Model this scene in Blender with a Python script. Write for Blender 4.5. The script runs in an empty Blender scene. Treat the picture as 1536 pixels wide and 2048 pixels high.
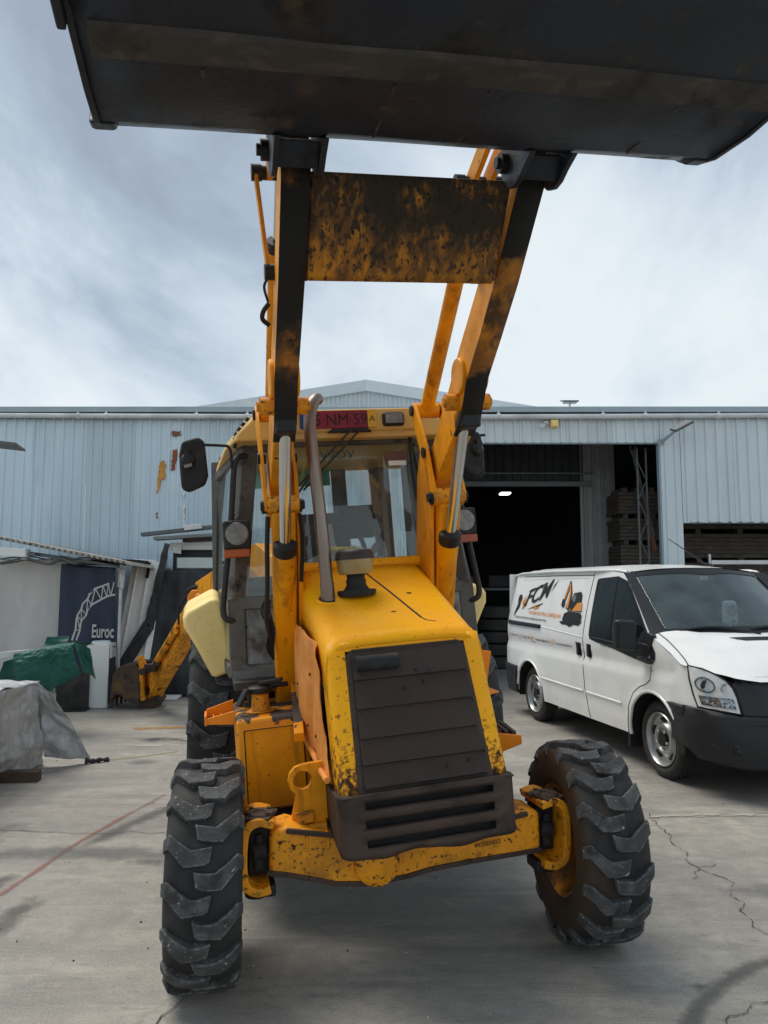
import bpy, bmesh, math, random
from mathutils import Vector, Matrix, noise
from mathutils.geometry import delaunay_2d_cdt
R = math.radians
sc = bpy.context.scene
col = sc.collection
random.seed(7)

# ---------------------------------------------------------------- camera, sky, sun, exposure
cam_d = bpy.data.cameras.new('camera')
cam = bpy.data.objects.new('camera', cam_d); col.objects.link(cam)
cam.location = (0, 0, 1.7); cam.rotation_euler = (R(95.6), 0, 0)
cam_d.sensor_width = 36; cam_d.lens = 1480/2048*36
cam_d.clip_end = 2000; cam_d.clip_start = .05
sc.camera = cam
sc.render.resolution_x, sc.render.resolution_y = 768, 1024
sc.view_settings.view_transform = 'Standard'
sc.view_settings.look = 'None'
sc.view_settings.exposure = 0.95
sc.view_settings.gamma = 1

SUN_EL, SUN_AZ = 60, -48          # degrees; azimuth from +Y (behind the hangar) towards +X
world = bpy.data.worlds.new('World'); sc.world = world; world.use_nodes = True
wn = world.node_tree; wn.nodes.clear()
def N(nt, t, **k):
    n = nt.nodes.new(t)
    for a, v in k.items():
        if a.startswith('i_'):
            n.inputs[a[2:].replace('_', ' ')].default_value = v
        else: setattr(n, a, v)
    return n
def build_world():
    L = wn.links.new
    out = N(wn, 'ShaderNodeOutputWorld'); bg = N(wn, 'ShaderNodeBackground'); bg2 = N(wn, 'ShaderNodeBackground')
    sky = N(wn, 'ShaderNodeTexSky'); sky.sky_type = 'NISHITA'; sky.sun_disc = False
    sky.sun_elevation = R(SUN_EL); sky.sun_rotation = R(SUN_AZ)
    bg.inputs['Strength'].default_value = .08; L(sky.outputs[0], bg.inputs['Color'])
    tc = N(wn, 'ShaderNodeTexCoord'); sep = N(wn, 'ShaderNodeSeparateXYZ'); L(tc.outputs['Generated'], sep.inputs[0])
    az = N(wn, 'ShaderNodeMath', operation='MAXIMUM'); az.inputs[1].default_value = 0; L(sep.outputs['Z'], az.inputs[0])
    ad = N(wn, 'ShaderNodeMath', operation='ADD'); ad.inputs[1].default_value = .75; L(az.outputs[0], ad.inputs[0])
    dv = N(wn, 'ShaderNodeVectorMath', operation='DIVIDE'); L(tc.outputs['Generated'], dv.inputs[0])
    cb = N(wn, 'ShaderNodeCombineXYZ')
    for k in ('X', 'Y'): L(ad.outputs[0], cb.inputs[k])
    cb.inputs['Z'].default_value = 1; L(cb.outputs[0], dv.inputs[1])
    mp = N(wn, 'ShaderNodeMapping'); mp.inputs['Scale'].default_value = (1, .8, 0); mp.inputs['Location'].default_value = (15.7, 14.2, 0)
    mp.inputs['Rotation'].default_value = (0, 0, R(35))
    L(dv.outputs[0], mp.inputs[0])
    n1 = N(wn, 'ShaderNodeTexNoise'); n1.inputs['Scale'].default_value = 2.3; n1.inputs['Detail'].default_value = 9
    n1.inputs['Roughness'].default_value = .57; n1.inputs['Distortion'].default_value = .35; L(mp.outputs[0], n1.inputs['Vector'])
    # brighter towards the horizon
    mr = N(wn, 'ShaderNodeMapRange'); mr.inputs[1].default_value = .0; mr.inputs[2].default_value = .75
    mr.inputs[3].default_value = .20; mr.inputs[4].default_value = -.08; L(sep.outputs['Z'], mr.inputs[0])
    sx = N(wn, 'ShaderNodeMath', operation='MULTIPLY_ADD'); sx.inputs[1].default_value = .06; L(sep.outputs['X'], sx.inputs[0]); L(mr.outputs[0], sx.inputs[2])
    sm = N(wn, 'ShaderNodeMath', operation='ADD'); L(n1.outputs['Fac'], sm.inputs[0]); L(sx.outputs[0], sm.inputs[1])
    cr = N(wn, 'ShaderNodeValToRGB'); e = cr.color_ramp.elements
    e[0].position = .35; e[0].color = (.30, .36, .44, 1)
    e[1].position = .68; e[1].color = (.74, .80, .83, 1)
    for p, c in ((.445, (.40, .48, .565, 1)), (.52, (.55, .63, .71, 1)), (.60, (.66, .74, .79, 1))):
        x = e.new(p); x.color = c
    L(sm.outputs[0], cr.inputs[0])
    bg2.inputs['Strength'].default_value = .58; L(cr.outputs[0], bg2.inputs['Color'])
    mx = N(wn, 'ShaderNodeMixShader'); mx.inputs[0].default_value = .95
    L(bg.outputs[0], mx.inputs[1]); L(bg2.outputs[0], mx.inputs[2]); L(mx.outputs[0], out.inputs[0])
build_world()
sun_d = bpy.data.lights.new('sun', 'SUN'); sun_d.energy = 1.5; sun_d.angle = R(36); sun_d.color = (1, .93, .82)
sun = bpy.data.objects.new('sun', sun_d); col.objects.link(sun)
sv = Vector((math.sin(R(SUN_AZ))*math.cos(R(SUN_EL)), math.cos(R(SUN_AZ))*math.cos(R(SUN_EL)), math.sin(R(SUN_EL))))
sun.rotation_euler = sv.to_track_quat('Z', 'Y').to_euler()

# ---------------------------------------------------------------- materials
M = {}
def mat(name, c, rough=.5, metal=0, var=.12, vs=3, layers=(), bump=0, bs=80, spec=.4, coat=0, stretch=(1, 1, 1), emit=0, rand=0, edge=None):
    """layers: (colour, scale, threshold, softness, stretch, bias) ; bias=(axis, from, to, amount) for dirt that gathers at one end"""
    m = bpy.data.materials.new(name); m.use_nodes = True; M[name] = m
    nt = m.node_tree; L = nt.links.new; b = nt.nodes['Principled BSDF']
    b.inputs['Roughness'].default_value = rough; b.inputs['Metallic'].default_value = metal
    b.inputs['Specular IOR Level'].default_value = spec; b.inputs['Coat Weight'].default_value = coat
    b.inputs['Coat Roughness'].default_value = .08
    tc = N(nt, 'ShaderNodeTexCoord'); sep = N(nt, 'ShaderNodeSeparateXYZ'); L(tc.outputs['Object'], sep.inputs[0])
    src = tc.outputs['Object']
    if rand:
        oi = N(nt, 'ShaderNodeObjectInfo'); va = N(nt, 'ShaderNodeVectorMath', operation='MULTIPLY_ADD')
        L(oi.outputs['Random'], va.inputs[0]); va.inputs[1].default_value = (17, 23, 31); L(src, va.inputs[2]); src = va.outputs[0]
    def ns(scale, det, st, off=0):
        mp = N(nt, 'ShaderNodeMapping'); mp.inputs['Scale'].default_value = st; mp.inputs['Location'].default_value = (off, off*.7, off*1.3)
        L(src, mp.inputs[0])
        n = N(nt, 'ShaderNodeTexNoise'); n.inputs['Scale'].default_value = scale; n.inputs['Detail'].default_value = det
        n.inputs['Roughness'].default_value = .6; L(mp.outputs[0], n.inputs['Vector']); return n.outputs['Fac']
    def mrange(s, a, b_, c0=0, c1=1):
        n = N(nt, 'ShaderNodeMapRange'); n.inputs[1].default_value = a; n.inputs[2].default_value = b_
        n.inputs[3].default_value = c0; n.inputs[4].default_value = c1; L(s, n.inputs[0]); return n.outputs[0]
    mx = N(nt, 'ShaderNodeMix', data_type='RGBA'); f = mrange(ns(vs, 6, stretch), .3, .7); L(f, mx.inputs['Factor'])
    mx.inputs['A'].default_value = tuple(max(0, x*(1-var)) for x in c)+(1,)
    mx.inputs['B'].default_value = tuple(min(1, x*(1+var)) for x in c)+(1,)
    cur = mx.outputs['Result']; ro = None
    for i, ly in enumerate(layers):
        lc, s, th, so = ly[:4]; st = ly[4] if len(ly) > 4 and ly[4] else (1, 1, 1); bias = ly[5] if len(ly) > 5 else None
        v = ns(s, 9, st, 3.1*(i+1))
        if bias:
            ax, a, bb, amt = bias
            g = mrange(sep.outputs['XYZ'[ax]], a, bb, 0, amt)
            ad = N(nt, 'ShaderNodeMath', operation='ADD'); L(v, ad.inputs[0]); L(g, ad.inputs[1]); v = ad.outputs[0]
        k = mrange(v, th-so, th+so)
        mm = N(nt, 'ShaderNodeMix', data_type='RGBA'); L(k, mm.inputs['Factor']); L(cur, mm.inputs['A']); mm.inputs['B'].default_value = tuple(lc)+(1,)
        cur = mm.outputs['Result']
        rr = N(nt, 'ShaderNodeMix', data_type='FLOAT'); L(k, rr.inputs['Factor'])
        if ro is None: rr.inputs['A'].default_value = rough
        else: L(ro, rr.inputs['A'])
        rr.inputs['B'].default_value = max(rough, .75); ro = rr.outputs['Result']
    if edge:                                                        # worn, scuffed edges: (colour, radius, gain)
        be = N(nt, 'ShaderNodeBevel'); be.samples = 4; be.inputs['Radius'].default_value = edge[1]
        ge = N(nt, 'ShaderNodeNewGeometry'); dt = N(nt, 'ShaderNodeVectorMath', operation='DOT_PRODUCT')
        L(be.outputs[0], dt.inputs[0]); L(ge.outputs['Normal'], dt.inputs[1])
        iv = N(nt, 'ShaderNodeMath', operation='SUBTRACT'); iv.inputs[0].default_value = 1; L(dt.outputs['Value'], iv.inputs[1])
        nz = ns(45, 6, (1, 1, 1), 4.4); ml = N(nt, 'ShaderNodeMath', operation='MULTIPLY'); L(iv.outputs[0], ml.inputs[0]); L(mrange(nz, .38, .62), ml.inputs[1])
        mm = N(nt, 'ShaderNodeMix', data_type='RGBA'); L(mrange(ml.outputs[0], .02, .02+1/edge[2]), mm.inputs['Factor']); L(cur, mm.inputs['A']); mm.inputs['B'].default_value = tuple(edge[0])+(1,)
        cur = mm.outputs['Result']
    if rand:
        hv = N(nt, 'ShaderNodeHueSaturation'); L(mrange(oi.outputs['Random'], 0, 1, .93, 1.06), hv.inputs['Value']); L(cur, hv.inputs['Color']); cur = hv.outputs[0]
    L(cur, b.inputs['Base Color'])
    if ro is not None: L(ro, b.inputs['Roughness'])
    if bump:
        bp = N(nt, 'ShaderNodeBump'); bp.inputs['Strength'].default_value = bump; bp.inputs['Distance'].default_value = .01
        L(ns(bs, 5, (1, 1, 1), 9), bp.inputs['Height']); L(bp.outputs[0], b.inputs['Normal'])
    if emit:
        b.inputs['Emission Color'].default_value = tuple(c)+(1,); b.inputs['Emission Strength'].default_value = emit
    return m
def glass(name, tint, dust=.06, dustc=(.5, .52, .5), rough=.02):
    m = bpy.data.materials.new(name); m.use_nodes = True; M[name] = m
    nt = m.node_tree; nt.nodes.clear(); L = nt.links.new
    out = N(nt, 'ShaderNodeOutputMaterial'); tr = N(nt, 'ShaderNodeBsdfTransparent'); tr.inputs[0].default_value = tuple(tint)+(1,)
    gl = N(nt, 'ShaderNodeBsdfGlossy'); gl.inputs['Roughness'].default_value = rough; gl.inputs[0].default_value = (.9, .95, .95, 1)
    df = N(nt, 'ShaderNodeBsdfDiffuse'); df.inputs[0].default_value = tuple(dustc)+(1,)
    fr = N(nt, 'ShaderNodeFresnel'); ge = N(nt, 'ShaderNodeNewGeometry'); io = N(nt, 'ShaderNodeMath', operation='MULTIPLY_ADD'); L(ge.outputs['Backfacing'], io.inputs[0]); io.inputs[1].default_value = 1/1.5-1.5; io.inputs[2].default_value = 1.5; L(io.outputs[0], fr.inputs[0])   # same reflectance on both faces of a thin pane
    m1 = N(nt, 'ShaderNodeMixShader'); L(fr.outputs[0], m1.inputs[0]); L(tr.outputs[0], m1.inputs[1]); L(gl.outputs[0], m1.inputs[2])
    tc = N(nt, 'ShaderNodeTexCoord'); no = N(nt, 'ShaderNodeTexNoise'); no.inputs['Scale'].default_value = 4; no.inputs['Detail'].default_value = 8
    L(tc.outputs['Object'], no.inputs['Vector'])
    mr = N(nt, 'ShaderNodeMapRange'); mr.inputs[1].default_value = .3; mr.inputs[2].default_value = .75; mr.inputs[3].default_value = dust*.5; mr.inputs[4].default_value = dust*1.7
    L(no.outputs['Fac'], mr.inputs[0])
    m2 = N(nt, 'ShaderNodeMixShader'); L(mr.outputs[0], m2.inputs[0]); L(m1.outputs[0], m2.inputs[1]); L(df.outputs[0], m2.inputs[2])
    L(m2.outputs[0], out.inputs[0]); return m
RUST = (.055, .022, .010); GREASE = (.010, .009, .008); GRIME = (.05, .035, .018)
YEL = (.94, .36, .003)
mat('yellow', YEL, .42, var=.10, spec=.25, layers=[((.52, .19, .008), 2.2, .58, .14), ((.22, .09, .012), 38, .665, .03), (RUST, 11, .70, .012), ((.40, .15, .012), 5, .62, .08, (2.5, 2.5, .25))], bump=.08, bs=60, edge=((.10, .045, .02), .006, 6))
mat('yellow_hood', (1.0, .445, .002), .42, var=.03, spec=.22, layers=[((.88, .35, .006), 3, .58, .14), ((.55, .24, .012), 70, .635, .04), ((.30, .12, .012), 26, .72, .02), (RUST, 9, .735, .01), ((.09, .04, .015), 14, .70, .012, (1, 3.5, 3.5))], bump=.06, bs=70)
mat('yellow_nose', (.99, .43, .003), .42, spec=.25, var=.07, layers=[((.34, .14, .012), 45, .64, .03), ((.22, .085, .02), 34, .70, .05, None, (2, 1.30, .82, .24)), (RUST, 24, .73, .04, None, (2, 1.15, .80, .26)), (RUST, 9, .725, .015)], bump=.1, bs=80)
mat('yellow_worn', (.92, .345, .005), .5, var=.15, layers=[((.42, .18, .015), 5, .56, .12), ((.14, .06, .02), 42, .60, .03), (RUST, 20, .635, .02), ((.035, .022, .012), 6, .63, .05)], bump=.25, bs=50, edge=(RUST, .012, 5))
mat('yellow_tank', (.88, .33, .006), .4, var=.08, layers=[((.075, .055, .05), 7, .60, .01, None, (2, 1.02, 1.06, .14)), ((.2, .08, .01), 30, .70, .03), (RUST, 10, .73, .01)], bump=.06)
mat('yellow_arm', (.88, .345, .005), .45, spec=.25, var=.12, layers=[((.42, .16, .010), 2.5, .58, .12), (RUST, 15, .69, .02), (GREASE, 6, .70, .05)], bump=.1)
mat('grease_arm', (.60, .22, .010), .5, var=.2, layers=[((.17, .070, .018), 4, .44, .08, (1, 1, .5)), ((.055, .030, .014), 7, .47, .06, (1.4, 1, .5)), (GREASE, 3, .58, .03, (1, 1, .7), (2, 2.6, 3.05, .17)), (GREASE, 14, .60, .02, (1, 1, .6)), (GREASE, 2.2, .55, .03, None, (2, 2.72, 2.55, .18))], bump=.2)
mat('grease_brown', (.52, .20, .012), .5, var=.2, layers=[((.22, .085, .016), 3, .48, .12, (1, 1, .5)), ((.085, .042, .016), 5, .52, .06, (1.4, 1, .5), (2, 2.75, 3.2, .12)), (GREASE, 12, .66, .02, (1, 1, .6)), (GREASE, 2.2, .56, .03, None, (2, 2.70, 2.55, .25)), (GREASE, 3, .68, .03, None, (2, 2.9, 3.3, .12))], bump=.2)
mat('grease_tube', (.56, .215, .008), .5, var=.2, layers=[((.32, .13, .016), 5, .48, .12, (1.6, 1, .7)), ((.15, .068, .020), 9, .53, .07, (2, 1, .7), (2, 2.97, 3.15, .10)), ((.05, .032, .016), 30, .58, .03, (1.6, 1, .8), (2, 2.96, 3.2, .10)), ((.030, .022, .013), 3.6, .61, .06, (1.2, 1, .9), (2, 3.0, 3.22, .14)), (GREASE, 34, .66, .02, (1.6, 1, .6), (2, 2.95, 3.25, .08)), (GREASE, 2.0, .62, .02, None, (0, -.15, -.42, .20))], bump=.2)
mat('orange', (.90, .27, .008), .42, var=.1, layers=[(RUST, 14, .70, .02)])
mat('salmon', (.86, .34, .075), .5, var=.12, layers=[((.60, .20, .02), 3, .55, .1), (RUST, 13, .71, .015), ((.25, .12, .05), 22, .69, .03)], bump=.1, bs=40)
mat('cream', (.97, .71, .29), .5, var=.06, layers=[((.80, .60, .17), 3.5, .57, .14), ((.45, .36, .18), 60, .66, .04), ((.10, .08, .05), 16, .74, .015)], bump=.2, bs=160)
mat('roofcream', (.66, .38, .085), .5, var=.1, layers=[((.60, .46, .20), 2, .56, .12), ((.08, .06, .04), 12, .72, .03)])
mat('rustbrown', (.050, .032, .024), .62, var=.25, layers=[((.080, .050, .036), 5, .58, .10), ((.016, .012, .011), 3, .62, .08), ((.14, .12, .10), 22, .72, .02)], bump=.25, bs=60)
mat('grillemesh', (.036, .024, .019), .6, var=.25, layers=[((.05, .032, .024), 4, .57, .1), ((.12, .12, .12), 30, .735, .015)], bump=.5, bs=320)
mat('bucket', (.016, .021, .031), .40, var=.25, layers=[((.028, .026, .026), 2.2, .60, .10, (1, 1, 1)), ((.075, .06, .045), 12, .70, .04), ((.012, .012, .013), 4, .62, .05), ((.05, .045, .04), 30, .70, .04, (.3, 1, 1)), ((.11, .10, .095), 18, .72, .02, (.25, 2.5, 1)), ((.075, .045, .028), 5, .66, .06)], bump=.3, spec=.3, bs=50)
mat('bucketedge', (.13, .115, .10), .55, var=.3, layers=[((.05, .04, .035), 8, .55, .1)], bump=.4, bs=60)
mat('bucketstrip', (.040, .036, .033), .6, var=.3, layers=[((.085, .072, .06), 16, .60, .08, (.4, 1, 1)), ((.02, .018, .016), 6, .6, .06)], bump=.5, bs=60)
mat('rubber', (.024, .024, .025), .75, var=.3, layers=[((.045, .043, .040), 5, .57, .12)], bump=.2, bs=90)
mat('rubber_brown', (.022, .022, .023), .75, var=.3, layers=[((.045, .043, .040), 5, .57, .12), ((.050, .030, .016), 4, .62, .06, None, (0, -.125, -.152, .32))], bump=.2, bs=90)
mat('rimbrown', (.52, .20, .012), .6, var=.25, layers=[((.13, .06, .022), 5, .52, .1), (RUST, 16, .62, .05)], bump=.15)
mat('lug', (.050, .051, .053), .8, var=.35, layers=[((.095, .096, .097), 14, .54, .10), ((.38, .38, .37), 50, .66, .02), ((.018, .018, .018), 9, .60, .06)], bump=.5, bs=70, rand=1, edge=((.36, .36, .355), .012, 5))
mat('chrome', (.62, .62, .61), .16, 1, var=.1)
mat('exhaust', (.25, .21, .185), .30, .9, var=.15, vs=1.2, stretch=(1, 1, .4), layers=[((.20, .115, .08), 1.6, .60, .22, (1, 1, .35), (2, 2.0, 2.5, .12)), ((.12, .085, .07), 40, .70, .04)])
mat('black', (.012, .012, .013), .5, var=.2)
mat('blackmatt', (.018, .018, .019), .75, var=.25, layers=[((.05, .05, .048), 8, .62, .08)])
mat('cabgrey', (.085, .082, .074), .55, var=.2, layers=[((.14, .135, .115), 3, .56, .1), ((.03, .028, .026), 8, .62, .05)], bump=.1)
mat('cabdark', (.022, .022, .022), .55, var=.25, layers=[((.06, .058, .05), 4, .58, .1)])
mat('dirtyglass', (.20, .21, .20), .35, var=.2, layers=[((.06, .055, .045), 5, .56, .08), ((.012, .011, .01), 7, .68, .03, None, (2, 1.5, 1.25, .1))])
mat('interior', (.16, .17, .17), .7, var=.1)
mat('seat', (.015, .015, .016), .8, var=.2)
mat('dash', (.30, .30, .27), .6, var=.12, layers=[((.2, .19, .16), 6, .6, .1)])
mat('lensgrey', (.22, .225, .22), .25, .3, var=.25, vs=30, bump=.5, bs=90)
mat('amber', (.42, .085, .012), .35, var=.15, layers=[((.25, .05, .01), 20, .6, .05)])
mat('faded_amber', (.36, .10, .06), .45, var=.15)
mat('platered', (.23, .012, .035), .45, var=.15, layers=[((.14, .008, .02), 6, .58, .1)])
mat('plateblue', (.015, .06, .22), .45); mat('plateyellow', (.65, .36, .02), .45)
mat('plateink', (.02, .008, .012), .5)
mat('bowl', (.34, .28, .13), .25, var=.15, coat=.4, layers=[((.22, .17, .07), 5, .55, .12)])
mat('bowlcap', (.035, .025, .024), .5, var=.2)
mat('green', (.012, .40, .27), .7)
mat('sticker_brown', (.13, .065, .05), .6, var=.2); mat('sticker_white', (.75, .75, .72), .6)
mat('sticker_green', (.03, .10, .085), .6)
mat('glovetan', (.16, .13, .09), .8); mat('cordyellow', (.45, .36, .05), .8)
mat('ragyellow', (.75, .55, .01), .7, var=.2)
glass('windscreen', (.93, .95, .945), .045, (.34, .37, .37))
glass('sideglass', (.94, .965, .965), .05, (.5, .55, .55))
# building and yard
WB = (.55, .67, .745)
mat('wallblue', WB, .42, var=.07, vs=1.2, stretch=(1, 1, .25), layers=[((.64, .76, .82), 1.6, .62, .12, (1, 1, .2)), ((.44, .55, .63), 3, .66, .08, (2.5, 1, .15)), ((.75, .80, .82), 22, .745, .01, (3, 1, .25)), ((.20, .25, .30), 24, .75, .012, (2, 1, .6))], bump=.04, bs=6, rand=1)
mat('wallgrey', (.58, .66, .70), .42, var=.07, vs=1.0, stretch=(1, 1, .3), layers=[((.66, .73, .76), 1.3, .58, .1, (1, 1, .4)), ((.46, .54, .58), 3, .66, .08, (2.5, 1, .15))], bump=.05, bs=5, rand=1)
mat('gable', (.66, .69, .70), .45, var=.06, rand=1)
mat('trim', (.33, .42, .47), .45, var=.08); mat('gutter', (.60, .63, .64), .45, var=.1, layers=[((.42, .44, .44), 3, .6, .1, (.4, 1, 1))])
mat('soffit', (.015, .018, .022), .7)
mat('peel_ochre', (.55, .26, .045), .7, var=.25, layers=[((.30, .12, .03), 16, .6, .05)]); mat('peel_rust', (.28, .085, .035), .75, var=.3, layers=[((.12, .04, .02), 18, .58, .06)])
mat('peel_white', (.72, .76, .75), .6, var=.1)
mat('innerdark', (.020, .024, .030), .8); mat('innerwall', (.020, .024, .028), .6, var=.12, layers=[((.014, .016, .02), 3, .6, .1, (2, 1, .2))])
mat('innergrey', (.22, .235, .235), .6, var=.12)
mat('timber', (.075, .064, .052), .8, var=.3, vs=8, layers=[((.045, .037, .032), 5, .58, .1)], rand=1)
mat('timber_red', (.22, .10, .06), .8, var=.2)
mat('steelgrey', (.12, .135, .14), .55, .2, var=.15)
mat('lamp_lit', (1, .97, .9), .5, emit=5)
mat('concrete_block', (.4, .4, .38), .8)
# clutter
mat('shedwhite', (.50, .50, .485), .65, var=.06, layers=[((.40, .40, .385), 2, .6, .1, (1, 1, .3)), ((.12, .11, .10), 26, .75, .012)])
mat('banner', (.012, .024, .055), .45, var=.35, vs=2, stretch=(3, 1, .5), layers=[((.028, .040, .065), 3, .56, .12, (3, 1, .4))])
mat('print_silver', (.46, .48, .48), .5, var=.12)
mat('corrugated', (.38, .37, .34), .5, .3, var=.25, layers=[((.20, .19, .17), 5, .6, .1)])
mat('whitepaint', (.74, .75, .74), .5, var=.05, layers=[((.50, .49, .45), 9, .70, .03)])
mat('tarp_green', (.006, .080, .058), .6, var=.25, vs=2.5, layers=[((.012, .10, .075), 2, .6, .1), ((.03, .07, .05), 3, .66, .06)], bump=.12, bs=120)
mat('tarp_silver', (.46, .475, .49), .34, .25, var=.12, vs=6, layers=[((.36, .37, .385), 5, .58, .08), ((.60, .61, .62), 16, .66, .05)], bump=.8, bs=16)
mat('blackcloth', (.034, .037, .042), .8, var=.3, vs=3, stretch=(3, 3, .4))
mat('alu', (.50, .52, .53), .35, .7, var=.15)
mat('boards_white', (.80, .80, .78), .6, var=.06, vs=5, layers=[((.55, .55, .52), 6, .66, .06, (3, 3, .3))], rand=1)
mat('cooler', (.72, .76, .75), .4, var=.03, layers=[((.40, .38, .34), 14, .74, .015)])
mat('wood', (.075, .050, .036), .8, var=.3, vs=10)
mat('digbucket', (.075, .050, .036), .65, var=.3, layers=[((.16, .085, .035), 6, .60, .06), ((.03, .022, .018), 5, .6, .08)], bump=.3)
mat('darkcloth', (.03, .032, .034), .8, var=.3)
# van
mat('vanwhite', (.80, .81, .80), .28, var=.02, spec=.5, coat=.35, layers=[((.60, .61, .60), 1.4, .66, .16)])
mat('vanplastic', (.016, .018, .021), .5, var=.15)
mat('vanblack', (.010, .011, .013), .35, var=.15)
mat('steelrim', (.36, .37, .38), .35, .75, var=.15)
mat('rimdark', (.01, .01, .01), .7)
mat('headlight', (.92, .93, .94), .15, .1, var=.08, coat=.6)
mat('reflector', (.35, .36, .37), .12, .9, var=.5, vs=35)
mat('decal_orange', (.66, .27, .05), .5, var=.1); mat('decal_black', (.014, .014, .015), .5)
mat('fanwhite', (.72, .82, .80), .5)
glass('vanglass', (.72, .78, .79), .14, (.22, .27, .29)); glass('lens', (.92, .95, .95), .02)
glass('vansideglass', (.16, .19, .20), .05, (.12, .15, .16))

def ground_material():
    m = bpy.data.materials.new('concrete_yard'); m.use_nodes = True; M['concrete'] = m
    nt = m.node_tree; L = nt.links.new; b = nt.nodes['Principled BSDF']
    tc = N(nt, 'ShaderNodeTexCoord')
    def ns(scale, det, st=(1, 1, 1), rot=0, off=0, rough=.6, dist=0):
        mp = N(nt, 'ShaderNodeMapping'); mp.inputs['Scale'].default_value = st; mp.inputs['Rotation'].default_value = (0, 0, R(rot)); mp.inputs['Location'].default_value = (off, off*2, 0)
        L(tc.outputs['Object'], mp.inputs[0])
        n = N(nt, 'ShaderNodeTexNoise'); n.inputs['Scale'].default_value = scale; n.inputs['Detail'].default_value = det
        n.inputs['Roughness'].default_value = rough; n.inputs['Distortion'].default_value = dist; L(mp.outputs[0], n.inputs['Vector']); return n.outputs['Fac']
    def mr(s, a, c):
        n = N(nt, 'ShaderNodeMapRange'); n.inputs[1].default_value = a; n.inputs[2].default_value = c; L(s, n.inputs[0]); return n.outputs[0]
    cur = None
    mx = N(nt, 'ShaderNodeMix', data_type='RGBA'); L(mr(ns(.8, 10, (1, 1.5, 1), rot=20, rough=.68), .36, .64), mx.inputs['Factor'])
    mx.inputs['A'].default_value = (.195, .187, .172, 1); mx.inputs['B'].default_value = (.385, .36, .305, 1); cur = mx.outputs['Result']
    def lay(f, c):
        nonlocal cur
        x = N(nt, 'ShaderNodeMix', data_type='RGBA'); L(f, x.inputs['Factor']); L(cur, x.inputs['A']); x.inputs['B'].default_value = c+(1,); cur = x.outputs['Result']
    def scaled(s, k):
        n = N(nt, 'ShaderNodeMath', operation='MULTIPLY'); n.inputs[1].default_value = k; L(s, n.inputs[0]); return n.outputs[0]
    lay(scaled(mr(ns(1.3, 9, (1, 2.4, 1), 28, 4), .50, .68), .9), (.135, .131, .125))     # drag stains
    lay(scaled(mr(ns(2.2, 9, (1, .5, 1), 60, 8), .56, .70), .9), (.145, .141, .138))       # damp patches
    lay(scaled(mr(ns(2.0, 8, (1, 1.6, 1), 10, 12), .58, .72), .7), (.42, .40, .34))       # dry pale crust
    lay(scaled(mr(ns(.9, 7, (1, 1.6, 1), 10, 31), .62, .74), .55), (.27, .20, .12))       # rusty tint
    lay(scaled(mr(ns(9, 10, off=41, rough=.75), .44, .62), .65), (.18, .168, .148))          # mottling
    lay(scaled(mr(ns(5, 10, (1, 1.5, 1), 15, off=47, rough=.8), .54, .66), .55), (.40, .375, .315))
    lay(scaled(mr(ns(1.6, 10, (.35, 4, 1), 38, 53, rough=.7), .52, .66), .75), (.125, .120, .112))   # swept streaks
    lay(scaled(mr(ns(1.9, 10, (.35, 4, 1), 30, 59, rough=.7), .56, .68), .5), (.40, .38, .33))
    lay(scaled(mr(ns(7, 10, (1, 3.2, 1), 32, 17), .60, .68), .6), (.115, .115, .115))        # streaks
    lay(scaled(mr(ns(26, 4, (1, 6, 1), -25, 21), .735, .76), .6), (.50, .49, .46))         # scratches
    lay(scaled(mr(ns(55, 3, off=23), .74, .77), .8), (.04, .04, .038))                      # specks
    lay(scaled(mr(ns(85, 5, off=61, rough=.8), .50, .62), .32), (.50, .48, .44))            # aggregate
    lay(scaled(mr(ns(70, 5, off=67, rough=.8), .52, .64), .40), (.105, .10, .092))
    lay(scaled(mr(ns(300, 2, off=27), .35, .7), .4), (.46, .44, .40))                      # grain
    lay(scaled(mr(ns(180, 2, off=29), .55, .7), .5), (.10, .097, .09))
    L(cur, b.inputs['Base Color']); b.inputs['Roughness'].default_value = .58; b.inputs['Specular IOR Level'].default_value = .4
    bp = N(nt, 'ShaderNodeBump'); bp.inputs['Strength'].default_value = .3; bp.inputs['Distance'].default_value = .01
    L(ns(40, 8, off=5), bp.inputs['Height']); L(bp.outputs[0], b.inputs['Normal'])
ground_material()
mat('pale_grit', (.62, .60, .55), .8)
mat('crackmat', (.045, .044, .042), .9)

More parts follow.
